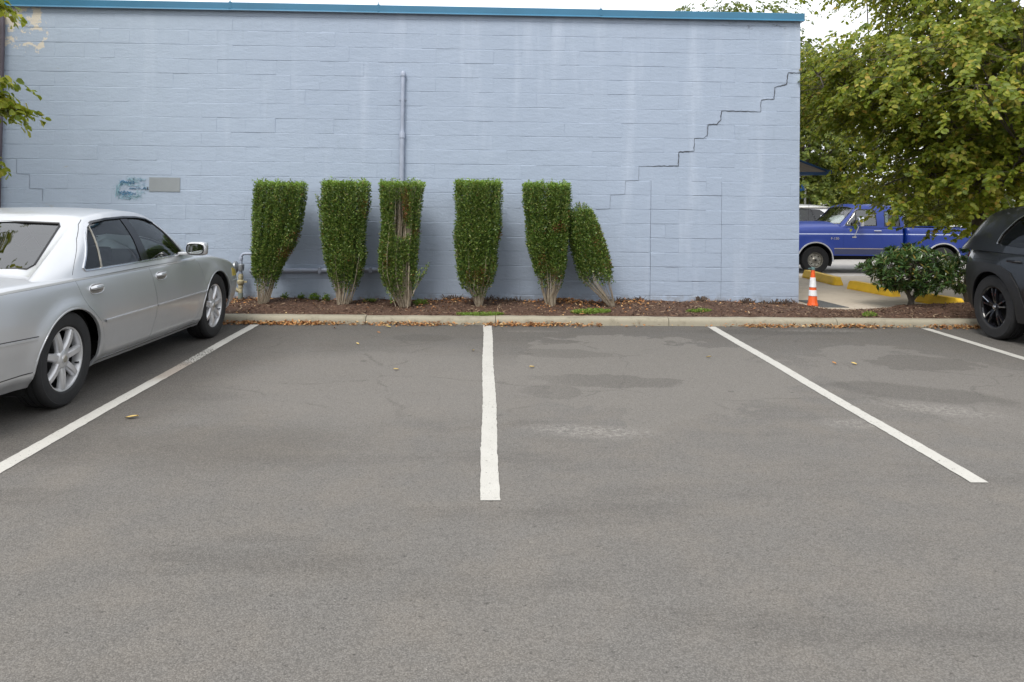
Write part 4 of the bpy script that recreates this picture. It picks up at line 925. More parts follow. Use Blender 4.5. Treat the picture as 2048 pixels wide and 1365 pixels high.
def fill(poly, step):
    xs = [p[0] for p in poly]; zs = [p[1] for p in poly]; B = []
    for a, b in zip(poly, poly[1:] + poly[:1]):
        k = max(1, int(math.dist(a, b) / step))
        for t in range(k): B.append(Vector((a[0] + (b[0] - a[0]) * t / k, a[1] + (b[1] - a[1]) * t / k)))
    nb = len(B); pts = list(B)
    def inside(x, y):
        c_ = False; j = nb - 1
        for i in range(nb):
            if (B[i].y > y) != (B[j].y > y) and x < (B[j].x - B[i].x) * (y - B[i].y) / (B[j].y - B[i].y) + B[i].x: c_ = not c_
            j = i
        return c_
    for x in np.arange(min(xs), max(xs), step):
        for z in np.arange(min(zs), max(zs), step):
            if inside(x, z) and min((B[i].x - x) ** 2 + (B[i].y - z) ** 2 for i in range(nb)) > (step * 0.5) ** 2: pts.append(Vector((x, z)))
    vs, es, fs, *_ = delaunay_2d_cdt(pts, [(i, (i + 1) % nb) for i in range(nb)], [list(range(nb))], 1, 1e-5)
    return vs, fs
def patch(name, ref, poly, off, mat, parent, sgn=1, step=0.05, skirt=0.0, end=None):
    """panel draped on the body side (or its front/rear end) from an outline in (y,z) or (x,z)"""
    vs, fs = fill(poly, step); V = []; NV = []
    last = 0.8
    for v in vs:
        if end is None:
            x = ref.side(v.x, v.y, sgn); x = last * sgn if x is None else x; last = abs(x); V.append((x + off * sgn, v.x, v.y))
        else:
            y = ref.end(v.x, v.y, end == 'front'); y = last if y is None else y; last = y; V.append((v.x, y + (off if end == 'front' else -off), v.y))
    F = [tuple(f) for f in fs]
    if end is None:
        F = [f if sgn > 0 else f[::-1] for f in F]
    elif end == 'front': F = [f[::-1] for f in F]
    if skirt:
        cnt = {}
        for f in F:
            for a, b in zip(f, f[1:] + f[:1]): cnt[(a, b)] = 1
        k = len(V); V += [(v[0] - skirt * sgn, v[1], v[2]) if end is None else (v[0], v[1] + (skirt if end == 'rear' else -skirt), v[2]) for v in V]
        F += [(b, a, a + k, b + k) for (a, b) in cnt if (b, a) not in cnt]
    o = obj(name, V, F, mat, parent, smooth=True)
    nv = [ref.near(Vector(v))[0] for v in V[:len(vs)]]
    ln = []
    for p in o.data.polygons:
        for vi in p.vertices: ln.append(tuple(nv[vi]) if all(q < len(vs) for q in p.vertices) else tuple(p.normal))
    o.data.normals_split_custom_set(ln); return o
def trim(name, ref, pts, wd, th, mat, parent, sgn=1, closed=False, base=0.001):
    P = [Vector(p) for p in pts]; 
    if closed: P.append(P[0])
    Q = []
    for a, b in zip(P[:-1], P[1:]):
        k = max(1, int((b - a).length / 0.03))
        for t in range(k): Q.append(a.lerp(b, t / k))
    if not closed: Q.append(P[-1])
    n_ = len(Q); V = []; F = []; last = 0.9
    for i, p in enumerate(Q):
        d = (Q[(i + 1) % n_] - Q[i - 1]) if closed else (Q[min(i + 1, n_ - 1)] - Q[max(i - 1, 0)])
        d.normalize(); nn = Vector((-d.y, d.x))
        for k, (s, h) in enumerate(((-0.5, -0.004), (-0.32, th), (0.32, th), (0.5, -0.004))):
            q_ = p + nn * wd * s; x = ref.side(q_.x, q_.y, sgn); x = last * sgn if x is None else x; last = abs(x); V.append((x + (h + base) * sgn, q_.x, q_.y))
    m_ = n_ if closed else n_ - 1
    for i in range(m_):
        j = (i + 1) % n_
        for k in range(3):
            f = (i * 4 + k, j * 4 + k, j * 4 + k + 1, i * 4 + k + 1); F.append(f if sgn > 0 else f[::-1])
    return obj(name, V, F, mat, parent)
def arc(cy, cz, a, b, t0, t1, k=20): return [(cy + a * math.cos(R(t0 + (t1 - t0) * i / k)), cz + b * math.sin(R(t0 + (t1 - t0) * i / k))) for i in range(k + 1)]
def rounded(name, sx, sy, sz, loc, mat, parent, bev=0.03, rot=None):
    m_ = MB(); m_.box(-sx / 2, sx / 2, -sy / 2, sy / 2, -sz / 2, sz / 2); return m_.make(name, mat, parent, True, loc, bev, rot, ang=60)

def lower_sheet(S):
    yr, yf = S['yr'], S['yf']; mid, hl = (yr + yf) / 2, (yf - yr) / 2; v = np.sin(np.linspace(-1, 1, S.get('ns', 150)) * math.pi / 2)
    v = np.sign(v) * np.abs(v) ** 0.9
    y0 = mid + hl * v; nn = np.where(v < 0, S['n'], S.get('nf', S['n'])); e = np.maximum((1 - np.abs(v) ** nn), 0) ** (1 / nn); e = np.maximum(e, 0.004)
    zs, zb, zc, W = [pf(S[k])(y0) for k in ('zs', 'zb', 'zc', 'W')]; pr = pf(S['prof']); t = np.linspace(0, 1, 30); u = np.linspace(0, 1, 17)[1:]
    G = np.zeros((len(y0), len(t) + len(u), 3)); rear, front = pf(S['rear']), pf(S['front'])
    for i in range(len(y0)):
        z1 = zs[i] + (zb[i] - zs[i]) * t; x1 = W[i] * e[i] * pr(t)
        x2 = x1[-1] * (1 - u); z2 = zb[i] + (zc[i] - zb[i]) * (1 - (1 - u) ** S.get('crown', 2.6))
        x = np.concatenate([x1, x2]); z = np.concatenate([z1, z2]); y = np.full(len(x), y0[i])
        if v[i] < 0: y = y + rear(z) * abs(v[i]) ** 14
        else: y = y + front(z) * abs(v[i]) ** 14
        for (ay, az, a, b) in S['arch']:
            q_ = np.sqrt(((y - ay) / a) ** 2 + ((z - az) / b) ** 2); x[:len(t)] += S.get('flare', 0.014) * np.exp(-((q_[:len(t)] - 1.02) / 0.16) ** 2) * (e[i] > 0.6)
        G[i, :, 0], G[i, :, 1], G[i, :, 2] = x, y, z
    return sheet(G)
def wheel(parent, loc, r, rr, wd, style, sgn, steer=0.0):
    """tyre and rim about the x axis, outer face towards sgn*x"""
    w_ = MB(); w_.lathe([(rr * 0.97, -wd * 0.40), (rr * 0.93, -wd * 0.1), (rr * 0.93, wd * 0.30)], 40, 'x'); w_.lathe([(0.001, -0.02), (rr * 0.66, -0.02), (rr * 0.66, 0.0), (0.001, 0.001)], 32, 'x')
    wo_ = w_.make('wheel', MAT['black'], parent, True, loc, rot=(0, 0, (0 if sgn > 0 else math.pi) + steer))
    h = wd / 2; T = [(rr * 0.98, -h * 0.80), (rr * 1.03, -h * 0.90), ((r + rr) / 2, -h), (r * 0.95, -h * 0.93), (r * 0.985, -h * 0.80)]
    tr = [(r, -h * 0.70)]
    for g_ in (-0.42, 0.0, 0.42): tr += [(r, h * (g_ - 0.05)), (r - 0.007, h * (g_ - 0.04)), (r - 0.007, h * (g_ + 0.04)), (r, h * (g_ + 0.05))]
    T += tr + [(r, h * 0.70), (r * 0.985, h * 0.80), (r * 0.95, h * 0.93), (r * 0.925, h * 0.965), (r * 0.915, h * 0.955), ((r + rr) / 2, h), (rr * 1.06, h * 0.93), (rr * 1.02, h * 0.86), (rr * 0.98, h * 0.78)]
    t_ = MB(); t_.lathe(T, 56, 'x'); t_.make('tyre', MAT['rubber'], wo_, True, ang=28)
    m_ = MB(); f = h * 0.80
    m_.lathe([(rr * 0.90, h * 0.25), (rr * 0.925, f * 0.80), (rr * 0.965, f), (rr * 1.015, f + 0.004), (rr * 1.02, f - 0.006), (rr * 0.98, f - 0.02)], 48, 'x')
    def spoke(a, w0, w1, r0, r1, x0, x1, th=0.03, ridge=0.010):
        st = 6; V = []; ca, sa = math.cos(a), math.sin(a)
        for i in range(st):
            t = i / (st - 1); q_ = r0 + (r1 - r0) * t; wv = w0 + (w1 - w0) * t; xx = x0 + (x1 - x0) * t + 0.010 * math.sin(t * math.pi)
            for (s, dx) in ((-0.5, -th), (-0.5, -0.006), (-0.30, ridge), (0.30, ridge), (0.5, -0.006), (0.5, -th)):
                V.append((xx + dx, q_ * ca - wv * s * sa, q_ * sa + wv * s * ca))
        m_.add(V, [(i * 6 + j, i * 6 + (j + 1) % 6, (i + 1) * 6 + (j + 1) % 6, (i + 1) * 6 + j)[::-1] for i in range(st - 1) for j in range(6)] + [tuple(range(6)), tuple(range(st * 6 - 1, st * 6 - 7, -1))])
    mt = MAT['alloy']
    if style == 'seven':
        for k in range(7): spoke(2 * math.pi * k / 7 + 0.2, rr * 0.27, rr * 0.235, rr * 0.22, rr * 0.94, f - 0.022, f - 0.012)
        m_.lathe([(0.001, f + 0.004), (rr * 0.14, f + 0.003), (rr * 0.15, f - 0.002), (rr * 0.27, f - 0.006), (rr * 0.33, f - 0.018), (rr * 0.35, f - 0.045)], 32, 'x')
    elif style == 'dark':
        mt = MAT['gloss_black']
        for k in range(5):
            for s in (-0.17, 0.17): spoke(2 * math.pi * k / 5 + 0.3 + s, rr * 0.16, rr * 0.10, rr * 0.15, rr * 0.94, f - 0.028, f - 0.008)
        m_.lathe([(0.001, f - 0.004), (rr * 0.12, f - 0.006), (rr * 0.22, f - 0.02), (rr * 0.24, f - 0.05)], 24, 'x')
    else:
        mt = MAT['dullchrome']; m_.lathe([(0.001, f + 0.015), (rr * 0.18, f + 0.012), (rr * 0.22, f - 0.01), (rr * 0.36, f - 0.03), (rr * 0.50, f - 0.038), (rr * 0.80, f - 0.02), (rr * 0.90, f - 0.035)], 36, 'x')
    ro = m_.make('rim', mt, wo_, True, ang=40)
    if style == 'seven':
        c_ = MB(); c_.lathe([(0.001, f + 0.008), (rr * 0.10, f + 0.007), (rr * 0.115, f + 0.003)], 20, 'x'); c_.make('hub_emblem', MAT['dullchrome'], wo_, True)
        v_ = MB(); v_.tube([(f - 0.03, rr * 0.80, -rr * 0.28), (f + 0.004, rr * 0.77, -rr * 0.26)], 0.006, 6); v_.make('valve', MAT['black'], wo_)
    if style == 'holes':
        c_ = MB()
        for k in range(8):
            a = 2 * math.pi * k / 8; c_.lathe([(0.001, f - 0.018), (rr * 0.085, f - 0.019)], 10, 'x', c=(0, rr * 0.66 * math.cos(a), rr * 0.66 * math.sin(a)))
        c_.make('vent_holes', MAT['void'], wo_)
        c_ = MB(); c_.lathe([(0.001, f + 0.03), (rr * 0.13, f + 0.026), (rr * 0.16, f)], 16, 'x'); c_.make('hub_cap', MAT['black'], wo_, True)
    if style == 'dark':
        for k in (0, 2, 3):
            c_ = MB(); a = 2 * math.pi * k / 5 + 0.13; c_.tube([(f + 0.004, rr * 0.42 * math.cos(a), rr * 0.42 * math.sin(a)), (f + 0.008, rr * 0.9 * math.cos(a), rr * 0.9 * math.sin(a))], [0.006, 0.009], 6); c_.make('bright_edge', MAT['chrome'], wo_, True)
        c_ = MB(); c_.lathe([(0.001, f + 0.004), (rr * 0.09, f + 0.002), (rr * 0.10, f - 0.004)], 16, 'x'); c_.make('hub_emblem', MAT['chrome'], wo_, True)
    return wo_
def well(parent, y, z, a, b, x0, x1, sgn):
    V = []; F = []; k = 24
    for i in range(k + 1):
        t = R(-25 + 230 * i / k); V += [(sgn * x0, y + a * math.cos(t), z + b * math.sin(t)), (sgn * x1, y + a * math.cos(t), z + b * math.sin(t))]
        if i: F.append((2 * i - 2, 2 * i - 1, 2 * i + 1, 2 * i))
    V.append((sgn * x0, y, z)); F += [(2 * i, 2 * i + 2, len(V) - 1) for i in range(k)]
    return obj('wheel_well', V, F, MAT['void'], parent)

def vehicle(name, loc, rz, label, cat, S, pitch=0.0):
    root = thing(name, loc, rz, label, cat); body, win = S['body'], S['glassmat']
    if pitch: root.rotation_euler = (pitch, 0, rz)
    low = lower_sheet(S); lref = Ref(low); gh = sheet(catmull(S['cabin'], 7, 7)); gref = Ref(gh)
    arches = []
    for (ay, az, a, b) in S['arch']: arches += mirrored(arc(ay, az, a, b, -60, 240, 40) + [(ay - a * 0.9, -0.3), (ay + a * 0.9, -0.3)][::1], 0.55, 1.5)
    doors = []
    for d in S['doors']: doors += mirrored(d, 0.70, 1.5)
    bm_ = carve(low.copy(), arches + doors, 'DIFFERENCE', lref); bm_.materials.append(body); bm_.materials.append(MAT['interior'])
    c0, c1 = S['cockpit']
    for p in bm_.polygons:
        c_ = p.center
        if abs(c_.x) < S['cockpit_w'] and c0 < c_.y < c1 and c_.z > S['cockpit_z']: p.material_index = 1
    bo = link('body', bm_, None, root)
    for d in S['doors']:
        cx = sum(p[0] for p in d) / len(d); cz = sum(p[1] for p in d) / len(d)
        g_ = 0.0028
        din = []
        for i in range(len(d)):                      # inset outline for the shut gap
            a, b, c_ = Vector(d[i - 1]), Vector(d[i]), Vector(d[(i + 1) % len(d)]); n1 = (b - a).normalized(); n2 = (c_ - b).normalized()
            nn = (Vector((-n1.y, n1.x)) + Vector((-n2.y, n2.x))).normalized(); din.append(tuple(b + nn * g_ * S.get('ccw', 1)))
        for sgn in (1, -1):
            pr = prism(din, 'x', 0.702, 1.5) if sgn > 0 else prism(din, 'x', -1.5, -0.702)
            ac = [x for x in arches]; dm = carve(low.copy(), [pr], 'INTERSECT', lref); 
            dm.materials.append(body); dm.materials.append(MAT['interior'])
            for p in dm.polygons:
                if abs(p.center.x) < S['cockpit_w'] and p.center.z > S['cockpit_z']: p.material_index = 1
            do = link('door', dm, None, root); hy, hz = S['handles'][S['doors'].index(d)]
            x = lref.side(hy, hz, sgn)
            if x is None: continue
            if S['handle_style'] == 'paddle':
                m_ = MB(); pts = [(0.105 * math.cos(t) * abs(math.cos(t)) ** -0.35 if abs(math.cos(t)) > 1e-3 else 0, 0.038 * math.sin(t)) for t in np.linspace(0, 2 * math.pi, 25)[:-1]]
                patch('handle_recess', lref, [(hy + p[0], hz + p[1]) for p in pts], 0.0018, S['recess'], do, sgn, 0.02)
                m_ = MB(); m_.tube([(x + sgn * 0.000, hy - 0.092, hz + 0.010), (x + sgn * 0.022, hy - 0.06, hz + 0.016), (x + sgn * 0.026, hy + 0.03, hz + 0.016), (x + sgn * 0.004, hy + 0.085, hz + 0.010)], [0.013, 0.018, 0.018, 0.013], 8); m_.make('handle', S['handle_mat'], do, True)
                m_ = MB(); m_.tube([(lref.side(hy + p[0], hz + p[1], sgn) + sgn * 0.001, hy + p[0], hz + p[1]) for p in pts + pts[:1]], 0.0045, 5, False); m_.make('handle_rim', S['handle_mat'], do, True)
            else:
                m_ = MB(); m_.tube([(x - sgn * 0.005, hy - 0.10, hz), (x + sgn * 0.035, hy - 0.08, hz), (x + sgn * 0.038, hy + 0.06, hz), (x - sgn * 0.005, hy + 0.09, hz)], [0.012, 0.013, 0.013, 0.012], 8); m_.make('handle', S['handle_mat'], do, True)
    # cabin shell with real openings
    ops = []
    for poly in S['side_open']: ops += mirrored(poly, 0.30, 1.5)
    ops.append(prism(S['rear_glass'], 'y', S['rear_span'][0], S['rear_span'][1])); ops.append(prism(S['front_glass'], 'y', S['front_span'][0], S['front_span'][1]))
    cm = carve(gh.copy(), ops, 'DIFFERENCE', gref, 0.022); cm.materials.append(body); link('roof', cm, None, root)
    for sgn in (1, -1):
        for poly, mt in S['panes']: patch('window', gref, poly, -0.010, mt, root, sgn, 0.06)
        for poly, mt, off in S.get('pillars', []): patch('window_pillar', gref, poly, off, mt, root, sgn, 0.05, skirt=0.012)
        for pts, wd, th, mt, cl in S.get('cabin_trim', []): trim('window_trim', gref, pts, wd, th, mt, root, sgn, cl)
        for nm, pts, wd, th, mt, cl in S.get('body_trim', []): trim(nm, lref, pts, wd, th, mt, root, sgn, cl)
        for nm, poly, off, mt, sk in S.get('body_patch', []): patch(nm, lref, poly, off, mt, root, sgn, 0.05, skirt=sk)
        for (ay, az, a, b) in S['arch']: well(root, ay, az, a + 0.035, b + 0.035, 0.42, S['track'] + 0.03, sgn)
        for ay in (S['arch'][0][0], S['arch'][-1][0]): wheel(root, (sgn * S['track'], S['axle'][0] if ay == S['arch'][0][0] else S['axle'][1], S['r']), S['r'], S['rim'], S['tw'], S['wheel'], sgn)
    patch('rear_window', gref, S['rear_glass'], -0.012, S['rear_mat'], root, 1, 0.06, end='rear'); patch('windshield', gref, S['front_glass'], -0.012, MAT['glass_clear'], root, 1, 0.06, end='front')
    for nm, poly, en in (('rear_window_seal', S['rear_glass'], False), ('windshield_seal', S['front_glass'], True)):
        m_ = MB(); m_.tube([(x, gref.end(x, z, en) + (0.002 if en else -0.002), z) for x, z in poly + poly[:1]], 0.009, 6, False); m_.make(nm, MAT['black'], root, True)
    # underside
    m_ = MB(); m_.box(-S['track'] + 0.16, S['track'] - 0.16, S['yr'] + 0.45, S['yf'] - 0.5, S['floor'], S['floor'] + 0.12); m_.make('chassis', MAT['void'], root)
    for sx in (-0.38, 0.38):
        for sy in S['seats']:
            sb = rounded('seat', 0.46, 0.13, 0.46, (sx, sy, S['seat_z'] - (0.16 if sy < 0.8 else 0.0)), MAT['interior'], root, 0.05, rot=(R(12), 0, 0)); rounded('head_rest', 0.24, 0.09, 0.17, (0, -0.02, 0.33), MAT['interior'], sb, 0.035)
    dy, dz = S['wheelpos']; m_ = MB(); m_.tube([(-0.38 + 0.18 * math.cos(t), dy + 0.07 * math.sin(t), dz + 0.165 * math.sin(t)) for t in np.linspace(0, 2 * math.pi, 25)], 0.014, 8, False); m_.make('steering_wheel', MAT['black'], root, True)
    rounded('dashboard', 1.30, 0.40, 0.16, (0, dy + 0.42, dz - 0.10), MAT['interior'], root, 0.06)
    bpy.data.meshes.remove(low); bpy.data.meshes.remove(gh)
    return root, lref, gref

def row(y, *xz): return [(x, y if not hasattr(y, '__len__') else y[i], z) for i, (x, z) in enumerate(xz)]
# --- silver sedan -------------------------------------------------
SW = [(0.30, 0.972), (0.50, 1.20), (0.62, 1.295), (0.72, 1.325), (0.95, 1.345), (1.25, 1.352), (1.50, 1.345), (1.68, 1.325), (1.80, 1.285), (1.95, 1.195), (2.08, 1.085), (2.17, 0.985), (2.18, 0.955), (1.30, 0.958), (0.36, 0.962)]
RD = [(0.10, 0.995), (0.13, 0.93), (0.18, 0.80), (0.24, 0.70), (0.42, 0.56), (0.50, 0.42), (0.53, 0.265), (1.335, 0.245), (1.40, 0.45), (1.405, 0.60), (1.35, 0.80), (1.285, 0.995)]
FD = [(1.292, 0.995), (1.357, 0.80), (1.412, 0.60), (1.407, 0.45), (1.342, 0.245), (2.34, 0.235), (2.46, 0.42), (2.53, 0.60), (2.47, 0.78), (2.37, 0.90), (2.33, 0.995)]
sedan = dict(yr=-1.27, yf=3.84, n=8.0, nf=13.0, body=MAT['silver'], glassmat=MAT['glass'], rear_mat=MAT['glass_rear'],
    zs=[(-1.27, 0.30), (-0.8, 0.235), (-0.4, 0.225), (0.6, 0.20), (2.3, 0.19), (3.2, 0.21), (3.78, 0.30)],
    zb=[(-1.27, 0.86), (-0.8, 0.925), (0.2, 0.928), (1.6, 0.918), (2.4, 0.902), (2.9, 0.872), (3.3, 0.815), (3.65, 0.735), (3.84, 0.66)],
    zc=[(-1.27, 0.90), (-1.0, 0.965), (-0.5, 0.985), (0.0, 0.98), (0.6, 0.975), (2.3, 0.985), (2.7, 0.975), (3.1, 0.925), (3.5, 0.83), (3.78, 0.68)],
    W=[(-1.27, 0.90), (-0.6, 0.935), (0.2, 0.948), (1.3, 0.952), (2.5, 0.948), (3.1, 0.94), (3.84, 0.90)],
    prof=[(0, 0.90), (0.05, 0.925), (0.10, 0.955), (0.30, 0.984), (0.44, 0.998), (0.50, 1.0), (0.62, 0.997), (0.78, 0.985), (0.90, 0.968), (0.965, 0.952), (1.0, 0.935)],
    rear=[(0.2, 0.06), (0.35, 0.0), (0.6, -0.01), (0.8, 0.03), (1.0, 0.08)], front=[(0.2, -0.10), (0.4, 0.0), (0.6, 0.0), (0.8, -0.06)],
    arch=[(0.03, 0.335, 0.405, 0.368), (2.88, 0.335, 0.405, 0.385)], flare=0.020, axle=(0.0, 2.85), r=0.347, rim=0.232, tw=0.225, track=0.825, wheel='seven', floor=0.20,
    doors=[RD, FD], handles=[(0.40, 0.815), (1.52, 0.805)], handle_style='paddle', handle_mat=MAT['silver'], recess=MAT['interior_lt'], ccw=1,
    cockpit=(-0.02, 2.42), cockpit_w=0.80, cockpit_z=0.93,
    cabin=[[(0.85, -0.42, 0.880), (0.815, -0.34, 0.915), (0.75, -0.20, 0.940), (0.67, -0.10, 0.945), (0.35, -0.14, 0.955), (0, -0.16, 0.96)],
           [(0.885, 0.05, 0.915), (0.825, 0.14, 1.03), (0.705, 0.24, 1.15), (0.625, 0.26, 1.158), (0.33, 0.23, 1.17), (0, 0.22, 1.175)],
           [(0.90, 0.25, 0.915), (0.81, 0.38, 1.14), (0.685, 0.53, 1.30), (0.585, 0.56, 1.325), (0.30, 0.53, 1.345), (0, 0.51, 1.35)],
           [(0.908, 0.55, 0.915), (0.815, 0.65, 1.15), (0.685, 0.78, 1.348), (0.585, 0.77, 1.385), (0.30, 0.75, 1.402), (0, 0.74, 1.407)],
           [(0.912, 1.10, 0.915), (0.82, 1.12, 1.16), (0.690, 1.15, 1.370), (0.585, 1.15, 1.408), (0.30, 1.15, 1.425), (0, 1.15, 1.43)],
           [(0.905, 1.65, 0.908), (0.815, 1.67, 1.14), (0.68, 1.70, 1.335), (0.585, 1.69, 1.372), (0.30, 1.72, 1.392), (0, 1.74, 1.397)],
           [(0.895, 2.05, 0.90), (0.82, 2.06, 1.05), (0.75, 2.08, 1.152), (0.67, 2.10, 1.168), (0.34, 2.18, 1.185), (0, 2.20, 1.19)],
           [(0.865, 2.50, 0.895), (0.835, 2.45, 0.915), (0.80, 2.40, 0.93), (0.73, 2.44, 0.945), (0.37, 2.56, 0.965), (0, 2.60, 0.975)]],
    side_open=[SW], rear_glass=[(-0.63, 1.002), (0.63, 1.002), (0.655, 1.03), (0.572, 1.295), (0.545, 1.318), (0.3, 1.328), (-0.3, 1.328), (-0.545, 1.318), (-0.572, 1.295), (-0.655, 1.03)], rear_span=(-1.5, 0.9),
    front_glass=[(-0.68, 0.975), (0.68, 0.975), (0.70, 1.0), (0.575, 1.335), (0.3, 1.362), (-0.3, 1.362), (-0.575, 1.335), (-0.70, 1.0)], front_span=(1.45, 4.0),
    panes=[([(0.56, 0.962), (0.60, 1.10), (0.665, 1.305), (0.72, 1.325), (0.95, 1.345), (1.18, 1.352), (1.21, 1.15), (1.23, 0.958)], MAT['glass']), ([(0.30, 0.972), (0.50, 1.20), (0.62, 1.295), (0.66, 1.305), (0.60, 1.10), (0.555, 0.962), (0.36, 0.962)], MAT['glass_dark']),
           ([(1.36, 0.957), (1.33, 1.15), (1.30, 1.352), (1.50, 1.345), (1.68, 1.325), (1.80, 1.285), (1.95, 1.195), (2.08, 1.085), (2.17, 0.985), (2.18, 0.955)], MAT['glass'])],
    pillars=[([(1.225, 0.958), (1.215, 1.15), (1.175, 1.352), (1.305, 1.352), (1.34, 1.15), (1.37, 0.957)], MAT['gloss_black'], -0.004), ([(0.55, 0.963), (0.593, 1.10), (0.652, 1.303), (0.668, 1.308), (0.609, 1.10), (0.568, 0.963)], MAT['dullchrome'], -0.004)],
    cabin_trim=[(SW[:9] , 0.020, 0.006, MAT['gloss_black'], False), ([(2.20, 0.958), (1.30, 0.960), (0.36, 0.964), (0.31, 0.968), (0.295, 0.985), (0.37, 1.06), (0.50, 1.215), (0.60, 1.292), (0.66, 1.315)], 0.017, 0.008, MAT['chrome'], False),
                ([(0.14, 0.945), (0.22, 1.03), (0.40, 1.20), (0.56, 1.31), (0.64, 1.345)], 0.004, 0.0003, MAT['interior'], False)],
    body_trim=[('belt_moulding', [(-1.10, 0.884), (-0.6, 0.905), (0.2, 0.909), (1.4, 0.901), (2.36, 0.886)], 0.020, 0.003, MAT['silver_dark'], False), ('side_moulding', [(0.50, 0.548), (1.398, 0.545)], 0.024, 0.010, MAT['silver'], False), ('side_moulding', [(1.418, 0.545), (2.52, 0.542)], 0.024, 0.010, MAT['silver'], False),
               ('bumper_seam', [(-1.15, 0.60), (-0.7, 0.59), (-0.37, 0.575)], 0.008, 0.0005, MAT['black'], False), ('bumper_moulding', [(-1.15, 0.585), (-0.7, 0.575), (-0.38, 0.56)], 0.022, 0.006, MAT['silver'], False), ('bumper_seam', [(-1.1, 0.335), (-0.7, 0.335), (-0.40, 0.335)], 0.010, 0.0005, MAT['black'], False),
               ('sill_strip', [(0.46, 0.232), (2.45, 0.218)], 0.016, 0.004, MAT['chrome'], False), ('bumper_moulding', [(3.32, 0.555), (3.68, 0.555)], 0.020, 0.005, MAT['silver'], False), ('arch_lip', arc(0.03, 0.335, 0.411, 0.375, -8, 188, 30), 0.013, 0.003, MAT['silver'], False), ('arch_lip', arc(2.88, 0.335, 0.411, 0.391, -8, 188, 30), 0.013, 0.003, MAT['silver'], False)],
    body_patch=[('headlight', [(3.40, 0.615), (3.62, 0.600), (3.64, 0.655), (3.46, 0.705), (3.41, 0.70)], 0.004, MAT['lamp_yellow'], 0.01), ('tail_light', [(-1.16, 0.70), (-0.98, 0.70), (-0.95, 0.84), (-1.14, 0.84)], 0.004, MAT['lamp_red'], 0.01)],
    seats=(0.42, 1.25), seat_z=0.86, wheelpos=(1.78, 1.0))
CARZ = R(-2.42)
car, lref, gref = vehicle('silver_sedan', (-3.03 - 0.95 * math.cos(CARZ), 5.96 - 0.95 * math.sin(CARZ), 0.0), CARZ, 'dusty silver four-door sedan parked at the left with seven-spoke wheels', 'car', sedan)
for sgn in (1, -1):
    mr = rounded('mirror', 0.20, 0.12, 0.135, (sgn * 1.045, 2.06, 1.02), MAT['silver'], car, 0.045)
    m_ = MB(); pts = [(0.083 * math.copysign(abs(math.cos(t)) ** 0.6, math.cos(t)), -0.0615, 0.050 * math.copysign(abs(math.sin(t)) ** 0.6, math.sin(t))) for t in np.linspace(0, 2 * math.pi, 25)[:-1]]
    m_.add(pts, [tuple(range(24))]); m_.make('mirror_glass', MAT['mirror'], mr)
    m_ = MB(); m_.tube([p for p in pts + pts[:1]], 0.006, 6, False); m_.make('mirror_bezel', MAT['black'], mr, True)
    m_ = MB(); m_.box(min(sgn * 0.86, sgn * 0.97), max(sgn * 0.86, sgn * 0.97), 2.03, 2.12, 0.955, 0.985); m_.make('mirror_stalk', MAT['silver'], car, bevel=0.01)

